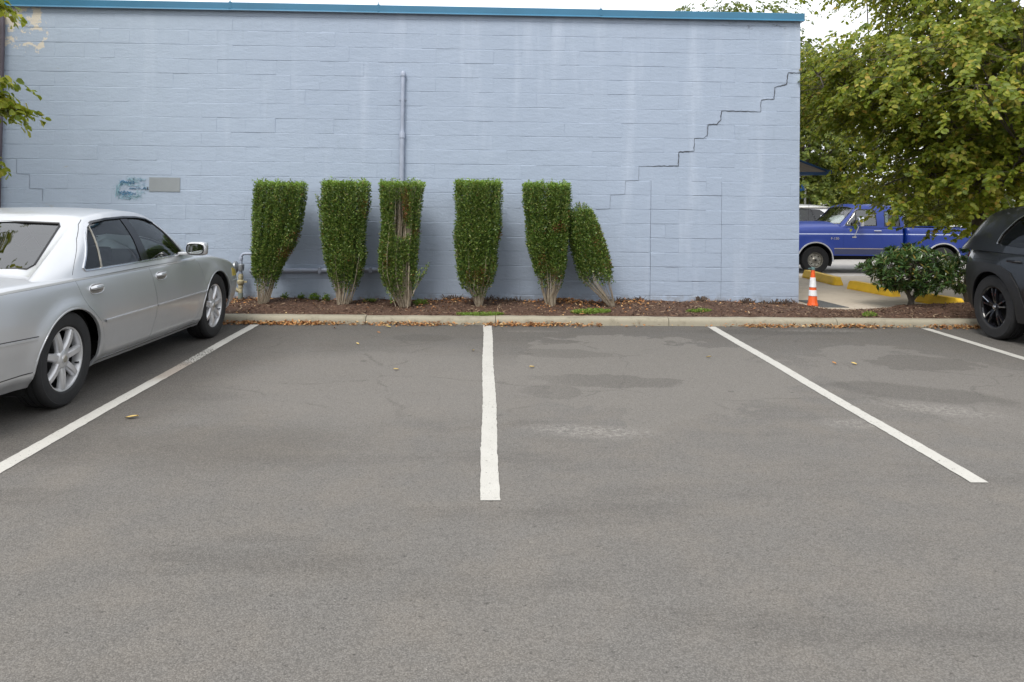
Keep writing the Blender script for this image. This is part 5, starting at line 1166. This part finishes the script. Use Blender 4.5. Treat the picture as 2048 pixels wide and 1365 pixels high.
# --- charcoal crossover -------------------------------------------
UW = [(0.02, 1.10), (0.06, 1.20), (0.20, 1.36), (0.33, 1.445), (0.9, 1.475), (1.5, 1.465), (1.75, 1.42), (2.05, 1.20), (2.15, 1.07), (0.9, 1.055), (0.1, 1.08)]
suv = dict(yr=-0.96, yf=3.76, n=5.5, body=MAT['graphite'], glassmat=MAT['glass_dark'], rear_mat=MAT['glass_dark'],
    zs=[(-0.96, 0.36), (-0.6, 0.27), (0.5, 0.25), (2.4, 0.25), (3.2, 0.27), (3.76, 0.40)],
    zb=[(-0.96, 0.98), (-0.4, 1.035), (0.3, 1.035), (1.5, 1.01), (2.4, 0.99), (3.2, 0.92), (3.76, 0.76)],
    zc=[(-0.96, 1.02), (-0.5, 1.06), (0.5, 1.06), (2.3, 1.05), (2.8, 1.06), (3.3, 0.99), (3.76, 0.80)],
    W=[(-0.96, 0.86), (-0.5, 0.91), (0.2, 0.93), (1.3, 0.93), (2.6, 0.93), (3.76, 0.86)],
    prof=[(0, 0.94), (0.15, 0.97), (0.35, 0.985), (0.50, 0.995), (0.66, 1.0), (0.80, 0.992), (0.92, 0.965), (1.0, 0.925)],
    rear=[(0.3, 0.10), (0.45, 0.02), (0.62, 0.0), (0.8, 0.05), (0.95, 0.11), (1.06, 0.15)], front=[(0.2, -0.08), (0.5, 0.0), (0.9, -0.04)],
    arch=[(0.0, 0.365, 0.425, 0.405), (2.815, 0.365, 0.425, 0.405)], flare=0.018, axle=(0.0, 2.815), r=0.365, rim=0.232, tw=0.225, track=0.80, wheel='dark', floor=0.24,
    doors=[[(0.10, 1.10), (0.12, 0.93), (0.20, 0.82), (0.42, 0.72), (0.52, 0.50), (0.55, 0.32), (1.15, 0.32), (1.20, 0.70), (1.17, 1.10)], [(1.177, 1.10), (1.207, 0.70), (1.157, 0.32), (2.20, 0.32), (2.30, 0.60), (2.28, 1.0), (2.2, 1.08)]], handles=[(0.40, 0.92), (1.45, 0.91)],
    handle_style='bar', handle_mat=MAT['gloss_black'], recess=MAT['void'], ccw=1, cockpit=(-0.85, 2.4), cockpit_w=0.78, cockpit_z=1.03,
    cabin=[[(0.84, -0.70, 0.99), (0.81, -0.71, 1.03), (0.755, -0.72, 1.05), (0.67, -0.74, 1.06), (0.35, -0.80, 1.065), (0, -0.82, 1.07)],
           [(0.875, -0.48, 1.0), (0.82, -0.50, 1.15), (0.735, -0.53, 1.27), (0.655, -0.56, 1.285), (0.34, -0.61, 1.30), (0, -0.63, 1.305)],
           [(0.885, -0.22, 1.0), (0.81, -0.24, 1.22), (0.71, -0.28, 1.41), (0.635, -0.31, 1.45), (0.33, -0.36, 1.48), (0, -0.38, 1.49)],
           [(0.89, 0.12, 1.0), (0.81, 0.12, 1.25), (0.70, 0.12, 1.475), (0.62, 0.12, 1.53), (0.32, 0.12, 1.56), (0, 0.12, 1.57)],
           [(0.89, 1.0, 1.0), (0.81, 1.0, 1.27), (0.695, 1.0, 1.505), (0.61, 1.0, 1.56), (0.32, 1.0, 1.59), (0, 1.0, 1.60)],
           [(0.89, 1.55, 0.99), (0.81, 1.58, 1.25), (0.69, 1.60, 1.47), (0.605, 1.60, 1.52), (0.31, 1.63, 1.55), (0, 1.65, 1.56)],
           [(0.88, 2.05, 0.98), (0.82, 2.05, 1.12), (0.75, 2.06, 1.25), (0.67, 2.08, 1.27), (0.35, 2.16, 1.285), (0, 2.18, 1.29)],
           [(0.86, 2.5, 0.97), (0.84, 2.46, 0.99), (0.80, 2.42, 1.01), (0.73, 2.45, 1.025), (0.37, 2.57, 1.04), (0, 2.60, 1.05)]],
    side_open=[UW], rear_glass=[(-0.62, 1.10), (0.62, 1.10), (0.60, 1.40), (0.3, 1.44), (-0.3, 1.44), (-0.60, 1.40)], rear_span=(-1.5, -0.1),
    front_glass=[(-0.68, 1.06), (0.68, 1.06), (0.60, 1.46), (0.3, 1.50), (-0.3, 1.50), (-0.60, 1.46)], front_span=(1.55, 4.0),
    panes=[([(0.02, 1.10), (0.06, 1.20), (0.20, 1.36), (0.33, 1.445), (0.60, 1.46), (0.44, 1.065), (0.1, 1.08)], MAT['glass_dark']), ([(0.48, 1.064), (0.64, 1.462), (0.9, 1.475), (1.08, 1.473), (1.12, 1.06), (0.9, 1.055)], MAT['glass_dark']), ([(1.22, 1.06), (1.18, 1.471), (1.5, 1.465), (1.75, 1.42), (2.05, 1.20), (2.15, 1.07)], MAT['glass_dark'])],
    pillars=[([(0.44, 1.065), (0.60, 1.46), (0.64, 1.462), (0.48, 1.064)], MAT['gloss_black'], -0.002), ([(1.12, 1.06), (1.08, 1.473), (1.18, 1.471), (1.22, 1.06)], MAT['gloss_black'], -0.002)],
    cabin_trim=[([(0.34, 1.45), (0.20, 1.365), (0.055, 1.205), (0.012, 1.10), (0.03, 1.09)], 0.016, 0.008, MAT['chrome'], False), ([(0.2, 1.51), (1.5, 1.50)], 0.02, 0.05, MAT['black'], False)],
    body_trim=[('sill_seam', [(0.52, 0.43), (2.25, 0.42)], 0.014, 0.012, MAT['black'], False), ('body_seam', [(-0.56, 0.88), (-0.30, 0.90), (0.12, 0.90)], 0.004, 0.0004, MAT['void'], False)],
    body_patch=[('arch_cladding', [(-0.80, 0.40), (-0.84, 0.62), (-0.72, 0.78), (-0.55, 0.85), (-0.2, 0.865), (0.15, 0.855), (0.34, 0.79), (0.47, 0.64), (0.56, 0.42), (0.60, 0.27)] + [(0.48, 0.265)] + arc(0, 0.365, 0.427, 0.407, -12, 190, 26) + [(-0.47, 0.30)], 0.014, MAT['black'], 0.03),
                ('sill_cladding', [(0.60, 0.265), (0.56, 0.42), (2.26, 0.42), (2.24, 0.265)], 0.012, MAT['black'], 0.02), ('arch_cladding', [(2.26, 0.40), (2.34, 0.62), (2.50, 0.80), (2.8, 0.84), (3.1, 0.80), (3.3, 0.62), (3.36, 0.40), (3.28, 0.32)] + arc(2.815, 0.365, 0.427, 0.407, -8, 188, 26) + [(2.34, 0.30)], 0.014, MAT['black'], 0.03),
                ('tail_light', [(-0.86, 0.88), (-0.66, 0.90), (-0.62, 0.955), (-0.84, 0.965)], 0.012, MAT['lamp_red'], 0.03), ('headlight', [(3.3, 0.74), (3.55, 0.70), (3.55, 0.78), (3.3, 0.82)], 0.004, MAT['glass_clear'], 0.01)],
    seats=(0.45, 1.30), seat_z=0.98, wheelpos=(1.75, 1.12))
sv, l2, g2 = vehicle('charcoal_crossover', (6.735, 8.96, 0.0), math.pi, 'charcoal crossover car with black wheel-arch cladding at the right edge, tail over the kerb', 'car', suv)

# --- blue pickup --------------------------------------------------
PW = [(1.82, 1.31), (1.83, 1.70), (1.90, 1.745), (2.28, 1.735), (2.36, 1.70), (2.66, 1.33), (2.64, 1.30)]
PQ = [(1.18, 1.30), (1.20, 1.62), (1.26, 1.68), (1.58, 1.69), (1.60, 1.30)]
PROWS = lambda z0: None
truck = dict(yr=1.03, yf=4.40, n=16.0, ns=110, body=MAT['bluepaint'], glassmat=MAT['glass_clear'], rear_mat=MAT['glass'],
    zs=[(1.03, 0.50), (4.0, 0.50), (4.40, 0.60)], zb=[(1.03, 1.265), (2.7, 1.265), (3.4, 1.245), (4.1, 1.20), (4.40, 1.13)], zc=[(1.03, 1.27), (2.6, 1.28), (2.9, 1.39), (3.5, 1.385), (4.1, 1.345), (4.40, 1.20)],
    W=[(1.03, 0.985), (2.6, 0.99), (4.40, 0.98)], prof=[(0, 0.955), (0.2, 0.975), (0.4, 0.99), (0.7, 1.0), (0.74, 1.0), (0.76, 0.993), (0.9, 0.978), (1.0, 0.945)], crown=3.2,
    rear=[(0.4, 0), (1.4, 0)], front=[(0.5, 0), (1.1, -0.03), (1.3, -0.06)], arch=[(3.48, 0.40, 0.46, 0.435)], flare=0.016, axle=(3.48, 3.48), r=0.372, rim=0.205, tw=0.24, track=0.85, wheel='holes', floor=0.42,
    doors=[[(1.68, 1.31), (1.68, 0.54), (2.72, 0.54), (2.74, 1.0), (2.70, 1.31)]], handles=[(1.80, 1.175)], handle_style='bar', handle_mat=MAT['chrome'], recess=MAT['void'], ccw=1, cockpit=(1.08, 2.72), cockpit_w=0.90, cockpit_z=1.25,
    cabin=[[(0.945, 1.05, 1.25), (0.935, 1.05, 1.26), (0.91, 1.05, 1.27), (0.80, 1.045, 1.28), (0.4, 1.04, 1.28), (0, 1.04, 1.28)], [(0.955, 1.10, 1.25), (0.925, 1.10, 1.50), (0.845, 1.12, 1.72), (0.76, 1.09, 1.74), (0.38, 1.08, 1.75), (0, 1.08, 1.75)],
           [(0.96, 1.28, 1.25), (0.925, 1.29, 1.52), (0.83, 1.30, 1.785), (0.73, 1.30, 1.835), (0.36, 1.30, 1.86), (0, 1.30, 1.865)], [(0.96, 1.8, 1.25), (0.925, 1.8, 1.53), (0.83, 1.8, 1.795), (0.73, 1.8, 1.845), (0.36, 1.8, 1.87), (0, 1.8, 1.875)],
           [(0.96, 2.2, 1.25), (0.925, 2.22, 1.52), (0.83, 2.25, 1.775), (0.73, 2.25, 1.82), (0.36, 2.27, 1.845), (0, 2.28, 1.85)], [(0.955, 2.58, 1.25), (0.925, 2.52, 1.42), (0.865, 2.50, 1.55), (0.78, 2.53, 1.565), (0.4, 2.60, 1.58), (0, 2.62, 1.585)],
           [(0.94, 2.82, 1.24), (0.92, 2.78, 1.265), (0.88, 2.76, 1.285), (0.80, 2.80, 1.30), (0.45, 2.90, 1.325), (0, 2.93, 1.33)]],
    side_open=[PW, PQ], rear_glass=[(-0.6, 1.34), (0.6, 1.34), (0.58, 1.68), (-0.58, 1.68)], rear_span=(0.2, 1.25), front_glass=[(-0.80, 1.34), (0.80, 1.34), (0.72, 1.76), (0.35, 1.80), (-0.35, 1.80), (-0.72, 1.76)], front_span=(2.15, 4.2),
    panes=[(PW, MAT['glass_clear']), (PQ, MAT['glass'])], pillars=[([(2.36, 1.31), (2.34, 1.71), (2.375, 1.69), (2.40, 1.31)], MAT['black'], -0.004)],
    cabin_trim=[(PW, 0.022, 0.005, MAT['black'], True), (PQ, 0.025, 0.006, MAT['black'], True)],
    body_trim=[('pinstripe', [(1.06, 1.085), (4.25, 1.07)], 0.026, 0.002, MAT['pinstripe'], False), ('tan_stripe', [(1.06, 0.69), (2.98, 0.69)], 0.022, 0.003, MAT['goldstripe'], False), ('arch_lip', arc(3.48, 0.40, 0.475, 0.45, -8, 188, 30), 0.045, 0.008, MAT['chrome'], False)],
    body_patch=[('lower_band', [(1.07, 0.53), (2.97, 0.53), (2.98, 0.675), (1.07, 0.675)], 0.003, MAT['bluelow'], 0.005)], seats=(1.75,), seat_z=1.25, wheelpos=(2.3, 1.33))
TX, TY, TZ = 12.33, 22.0, -0.425
tk, l3, g3 = vehicle('blue_pickup', (TX, TY, TZ), R(90), 'royal blue extended-cab pickup truck parked behind the tree and bush', 'truck', truck)
# cargo bed as its own body part
B = dict(truck); B.update(yr=-1.12, yf=1.005, zs=[(-1.12, 0.55), (1.005, 0.50)], zb=[(-1.12, 1.245), (1.005, 1.255)], zc=[(-1.12, 1.255), (1.005, 1.265)], W=[(-1.12, 0.985), (0, 0.99), (1.005, 0.985)], arch=[(0.0, 0.40, 0.46, 0.435)], front=[(0.4, 0), (1.4, 0)])
bs = lower_sheet(B); bref = Ref(bs); cut = mirrored(arc(0, 0.40, 0.46, 0.435, -60, 240, 40) + [(-0.41, -0.3), (0.41, -0.3)], 0.55, 1.5)
mm = MB(); mm.box(-0.80, 0.80, -1.02, 0.92, 1.1, 1.6); cut.append((mm.V, mm.F))
bedm = carve(bs, cut, 'DIFFERENCE', bref); bedm.materials.append(MAT['bluepaint']); link('cargo_bed', bedm, None, tk)
m_ = MB(); m_.box(-0.80, 0.80, -1.02, 0.92, 0.78, 0.82); m_.make('bed_floor', MAT['black'], tk)
for sgn in (1, -1):
    trim('pinstripe', bref, [(-1.05, 1.085), (0.98, 1.085)], 0.026, 0.002, MAT['pinstripe'], tk, sgn); trim('tan_stripe', bref, [(0.48, 0.69), (0.98, 0.69)], 0.022, 0.003, MAT['goldstripe'], tk, sgn)
    trim('arch_lip', bref, arc(0, 0.40, 0.475, 0.45, -8, 188, 30), 0.045, 0.008, MAT['chrome'], tk, sgn); well(tk, 0.0, 0.40, 0.495, 0.47, 0.5, 0.95, sgn)
    wheel(tk, (sgn * 0.85, 0.0, 0.372), 0.372, 0.205, 0.24, 'holes', sgn)
    patch('tail_light', bref, [(-1.10, 0.85), (-1.02, 0.85), (-1.02, 1.12), (-1.10, 1.12)], 0.004, MAT['lamp_red'], tk, sgn, 0.04, 0.01)
    ho = rounded('mirror', 0.20, 0.10, 0.25, (sgn * 1.18, 2.36, 1.42), MAT['chrome'], tk, 0.03); m_ = MB(); m_.box(-0.085, 0.085, -0.056, -0.051, -0.11, 0.11); m_.make('mirror_glass', MAT['mirror'], ho)
    m_ = MB(); m_.tube([(sgn * 0.95, 2.45, 1.30), (sgn * 1.10, 2.38, 1.30), (sgn * 1.17, 2.36, 1.33)], 0.012, 6); m_.tube([(sgn * 0.99, 2.44, 1.0), (sgn * 1.12, 2.38, 1.31)], 0.010, 6); m_.box(min(sgn * 0.97, sgn * 1.0), max(sgn * 0.97, sgn * 1.0), 2.39, 2.50, 0.985, 1.015); m_.make('mirror_arm', MAT['chrome'], tk, True)
    V = bpy.data.curves.new('badge', 'FONT'); V.body = 'F-150'; V.size = 0.085; V.extrude = 0.004; to = bpy.data.objects.new('badge', V); COL.objects.link(to); bpy.context.view_layer.update()
    bmh = bpy.data.meshes.new_from_object(to.evaluated_get(bpy.context.evaluated_depsgraph_get())); bpy.data.objects.remove(to); bmh.materials.clear(); bmh.materials.append(MAT['chrome'])
    bo = link('badge', bmh, None, tk); x = l3.side(2.95, 0.95, sgn); bo.location = (x + sgn * 0.004, 2.83 if sgn > 0 else 3.08, 0.93); bo.rotation_euler = (R(90), 0, R(90) if sgn > 0 else R(-90)); bo.scale = (1.15, 1, 1)
m_ = MB(); m_.box(-0.97, 0.97, 4.36, 4.52, 0.55, 0.78); m_.make('front_bumper', MAT['chrome'], tk, True, bevel=0.04)
m_ = MB(); m_.box(-0.95, 0.95, -1.27, -1.14, 0.52, 0.66); m_.make('rear_bumper', MAT['dullchrome'], tk, True, bevel=0.03)
m_ = MB(); m_.box(-0.45, 0.45, -0.9, 4.0, 0.36, 0.54); m_.make('frame', MAT['void'], tk)
m_ = MB(); m_.tube([(0.85, 2.95, 1.30), (0.86, 2.9, 2.1)], 0.004, 5); m_.make('antenna', MAT['black'], tk)
m_ = MB(); m_.tube([(0.1, 2.86, 1.345), (0.45, 2.80, 1.42)], 0.008, 5); m_.make('wiper', MAT['black'], tk)

# --- pale estate car behind the pickup ---------------------------
van = dict(suv); van.update(body=MAT['palepaint'], wheel='seven', glassmat=MAT['glass'], rear_mat=MAT['glass'], handle_mat=MAT['chrome'],
    panes=[(p, MAT['glass']) for p, _ in suv['panes']], cabin_trim=[([(0.0, 1.515), (1.6, 1.50)], 0.03, 0.06, MAT['dullchrome'], False)])
vn, l4, g4 = vehicle('pale_estate_car', (11.6, 27.2, -0.45), R(90), 'pale silver estate car with roof rails, half hidden behind the blue pickup', 'car', van)
vn.scale = (1.06, 1.06, 1.16)

# ------------------------------------------------------------------ small things
c = thing('traffic_cone', (4.60, 11.02, 0.083), R(20), 'orange traffic cone with two white collars beside the building corner', 'traffic cone')
prof = lambda z: 0.068 - 0.043 * z / 0.50
m_ = MB(); m_.lathe([(0.001, 0.0), (0.074, 0.0), (0.076, 0.02), (0.071, 0.035), (prof(0.06), 0.06), (prof(0.25), 0.25), (prof(0.50), 0.50), (0.020, 0.505), (0.001, 0.505)], 10); m_.make('cone_body', MAT['orange'], c, True, ang=25)
for a, b in ((0.145, 0.225), (0.265, 0.40)):
    m_ = MB(); m_.lathe([(prof(a), a), (prof(a) + 0.004, a + 0.002), (prof(b) + 0.004, b - 0.002), (prof(b), b)], 20); m_.make('collar', MAT['collar'], c, True)
m_ = MB(); m_.lathe([(0.001, 0.545), (0.026, 0.54), (0.030, 0.52), (0.030, 0.506), (0.001, 0.506)], 14); m_.box(-0.075, -0.02, -0.012, 0.012, 0.518, 0.534); m_.make('cap', MAT['conecap'], c, True)
ST = [((6.19, 15.15), (6.185, 13.72), 'farthest yellow concrete wheel stop, behind the traffic cone'), ((6.18, 13.25), (6.38, 12.15), 'middle yellow concrete wheel stop, partly behind the bush'), ((6.45, 11.62), (6.62, 10.85), 'nearest yellow wheel stop, running behind the bush trunk to the charcoal car')]
for (a, b, lab) in ST:
    a, b = Vector((*a, 0.078)), Vector((*b, 0.078)); L_ = (b - a).length; w0, w1, h = 0.092, 0.055, 0.14
    P = [(-w0, 0), (-w0, 0.03), (-w1, h), (w1, h), (w0, 0.03), (w0, 0)]; V = []
    for x, ins in ((0, 0.0), (0.05, 0.0), (L_ - 0.05, 0), (L_, 0.0)):
        e = 0.72 if x in (0, L_) else 1.0
        V += [(x, y * (0.85 if e < 1 else 1), z * e) for y, z in P]
    F = [(i * 6 + j, i * 6 + (j + 1) % 6, (i + 1) * 6 + (j + 1) % 6, (i + 1) * 6 + j)[::-1] for i in range(3) for j in range(6)] + [tuple(range(6)), tuple(reversed(range(18, 24)))]
    d = b - a; o = tag(obj('wheel_stop', V, F, MAT['yellow'], None, False, a, (0, 0, math.atan2(d.y, d.x))), lab, 'wheel stop', 'yellow wheel stops on the apron')
m_ = MB(); m_.add([(4.66, 10.87, 0.084), (5.05, 10.87, 0.084), (5.02, 11.05, 0.084), (4.95, 11.62, 0.084), (4.60, 11.62, 0.084), (4.66, 10.87, 0.090), (5.05, 10.87, 0.090), (5.02, 11.05, 0.090), (4.95, 11.62, 0.090), (4.60, 11.62, 0.090)], [(5, 6, 7, 8, 9), (0, 1, 6, 5), (1, 2, 7, 6), (2, 3, 8, 7), (3, 4, 9, 8), (4, 0, 5, 9)])  # thin dark textured patch lying on the apron
tag(m_.make('ground_patch', MAT['mat']), 'dark textured patch on the concrete right of the traffic cone', 'mat')
sg = thing('sign_post', (12.20, 30.0, -0.45), 0, 'blue and white sign on a post beyond the building corner', 'sign')
m_ = MB(); m_.box(-0.03, 0.03, -0.03, 0.03, 0, 2.62); m_.make('post', MAT['signwhite'], sg); m_ = MB(); m_.box(-0.22, -0.04, -0.04, -0.01, 2.04, 2.60); m_.make('panel', MAT['signblue'], sg, bevel=0.01)
# single fallen leaves on the asphalt
LV = [(-2.48, 5.64, 0.085, 'largest yellow fallen leaf on the asphalt near the left bay line'), (-0.76, 7.21, 0.05, 'pale fallen leaf lying in the middle of the left empty bay'), (-0.11, 8.12, 0.055, 'yellow fallen leaf just left of the centre bay line'), (0.47, 7.34, 0.06, 'yellow fallen leaf right of the centre bay line on the pale patch'),
      (2.20, 7.82, 0.05, 'pale fallen leaf left of the third bay line'), (3.37, 7.52, 0.05, 'brownish fallen leaf, left one of a pair in the right bay'), (3.56, 7.50, 0.055, 'pale fallen leaf, right one of a pair in the right bay'), (-1.10, 9.50, 0.06, 'pale yellow fallen leaf close to the kerb before the third hedge'),
      (-1.17, 9.09, 0.04, 'small tan fallen leaf a step out from the kerb before the third hedge'), (-1.30, 8.40, 0.04, 'small tan fallen leaf in the upper part of the left empty bay'), (-1.75, 9.42, 0.05, 'small brown fallen leaf by the kerb before the second hedge')]
for i, (x, y, L_, lab) in enumerate(LV):
    k = 5; V = []; F = []
    for j in range(k + 1):
        t = j / k; wv = 0.26 * math.sin(math.pi * min(1, t * 0.94 + 0.03)) ** 0.8 * L_; zz = 0.006 + 0.008 * t * t + 0.004 * math.sin(t * 3)
        V += [(-wv, t * L_, zz + 0.006), (0, t * L_, zz), (wv, t * L_, zz + 0.008)]
        if j: F += [(3 * j - 3, 3 * j - 2, 3 * j + 1, 3 * j), (3 * j - 2, 3 * j - 1, 3 * j + 2, 3 * j + 1)]
    tag(obj('fallen_leaf', V, F, MAT['yleaf'] if i not in (5, 8, 10) else MAT['dryleaf'], None, True, (x, y, 0.0), (0, 0, rng.uniform(0, 6.28) if i else R(-80))), lab, 'leaf', 'single leaves on the asphalt')
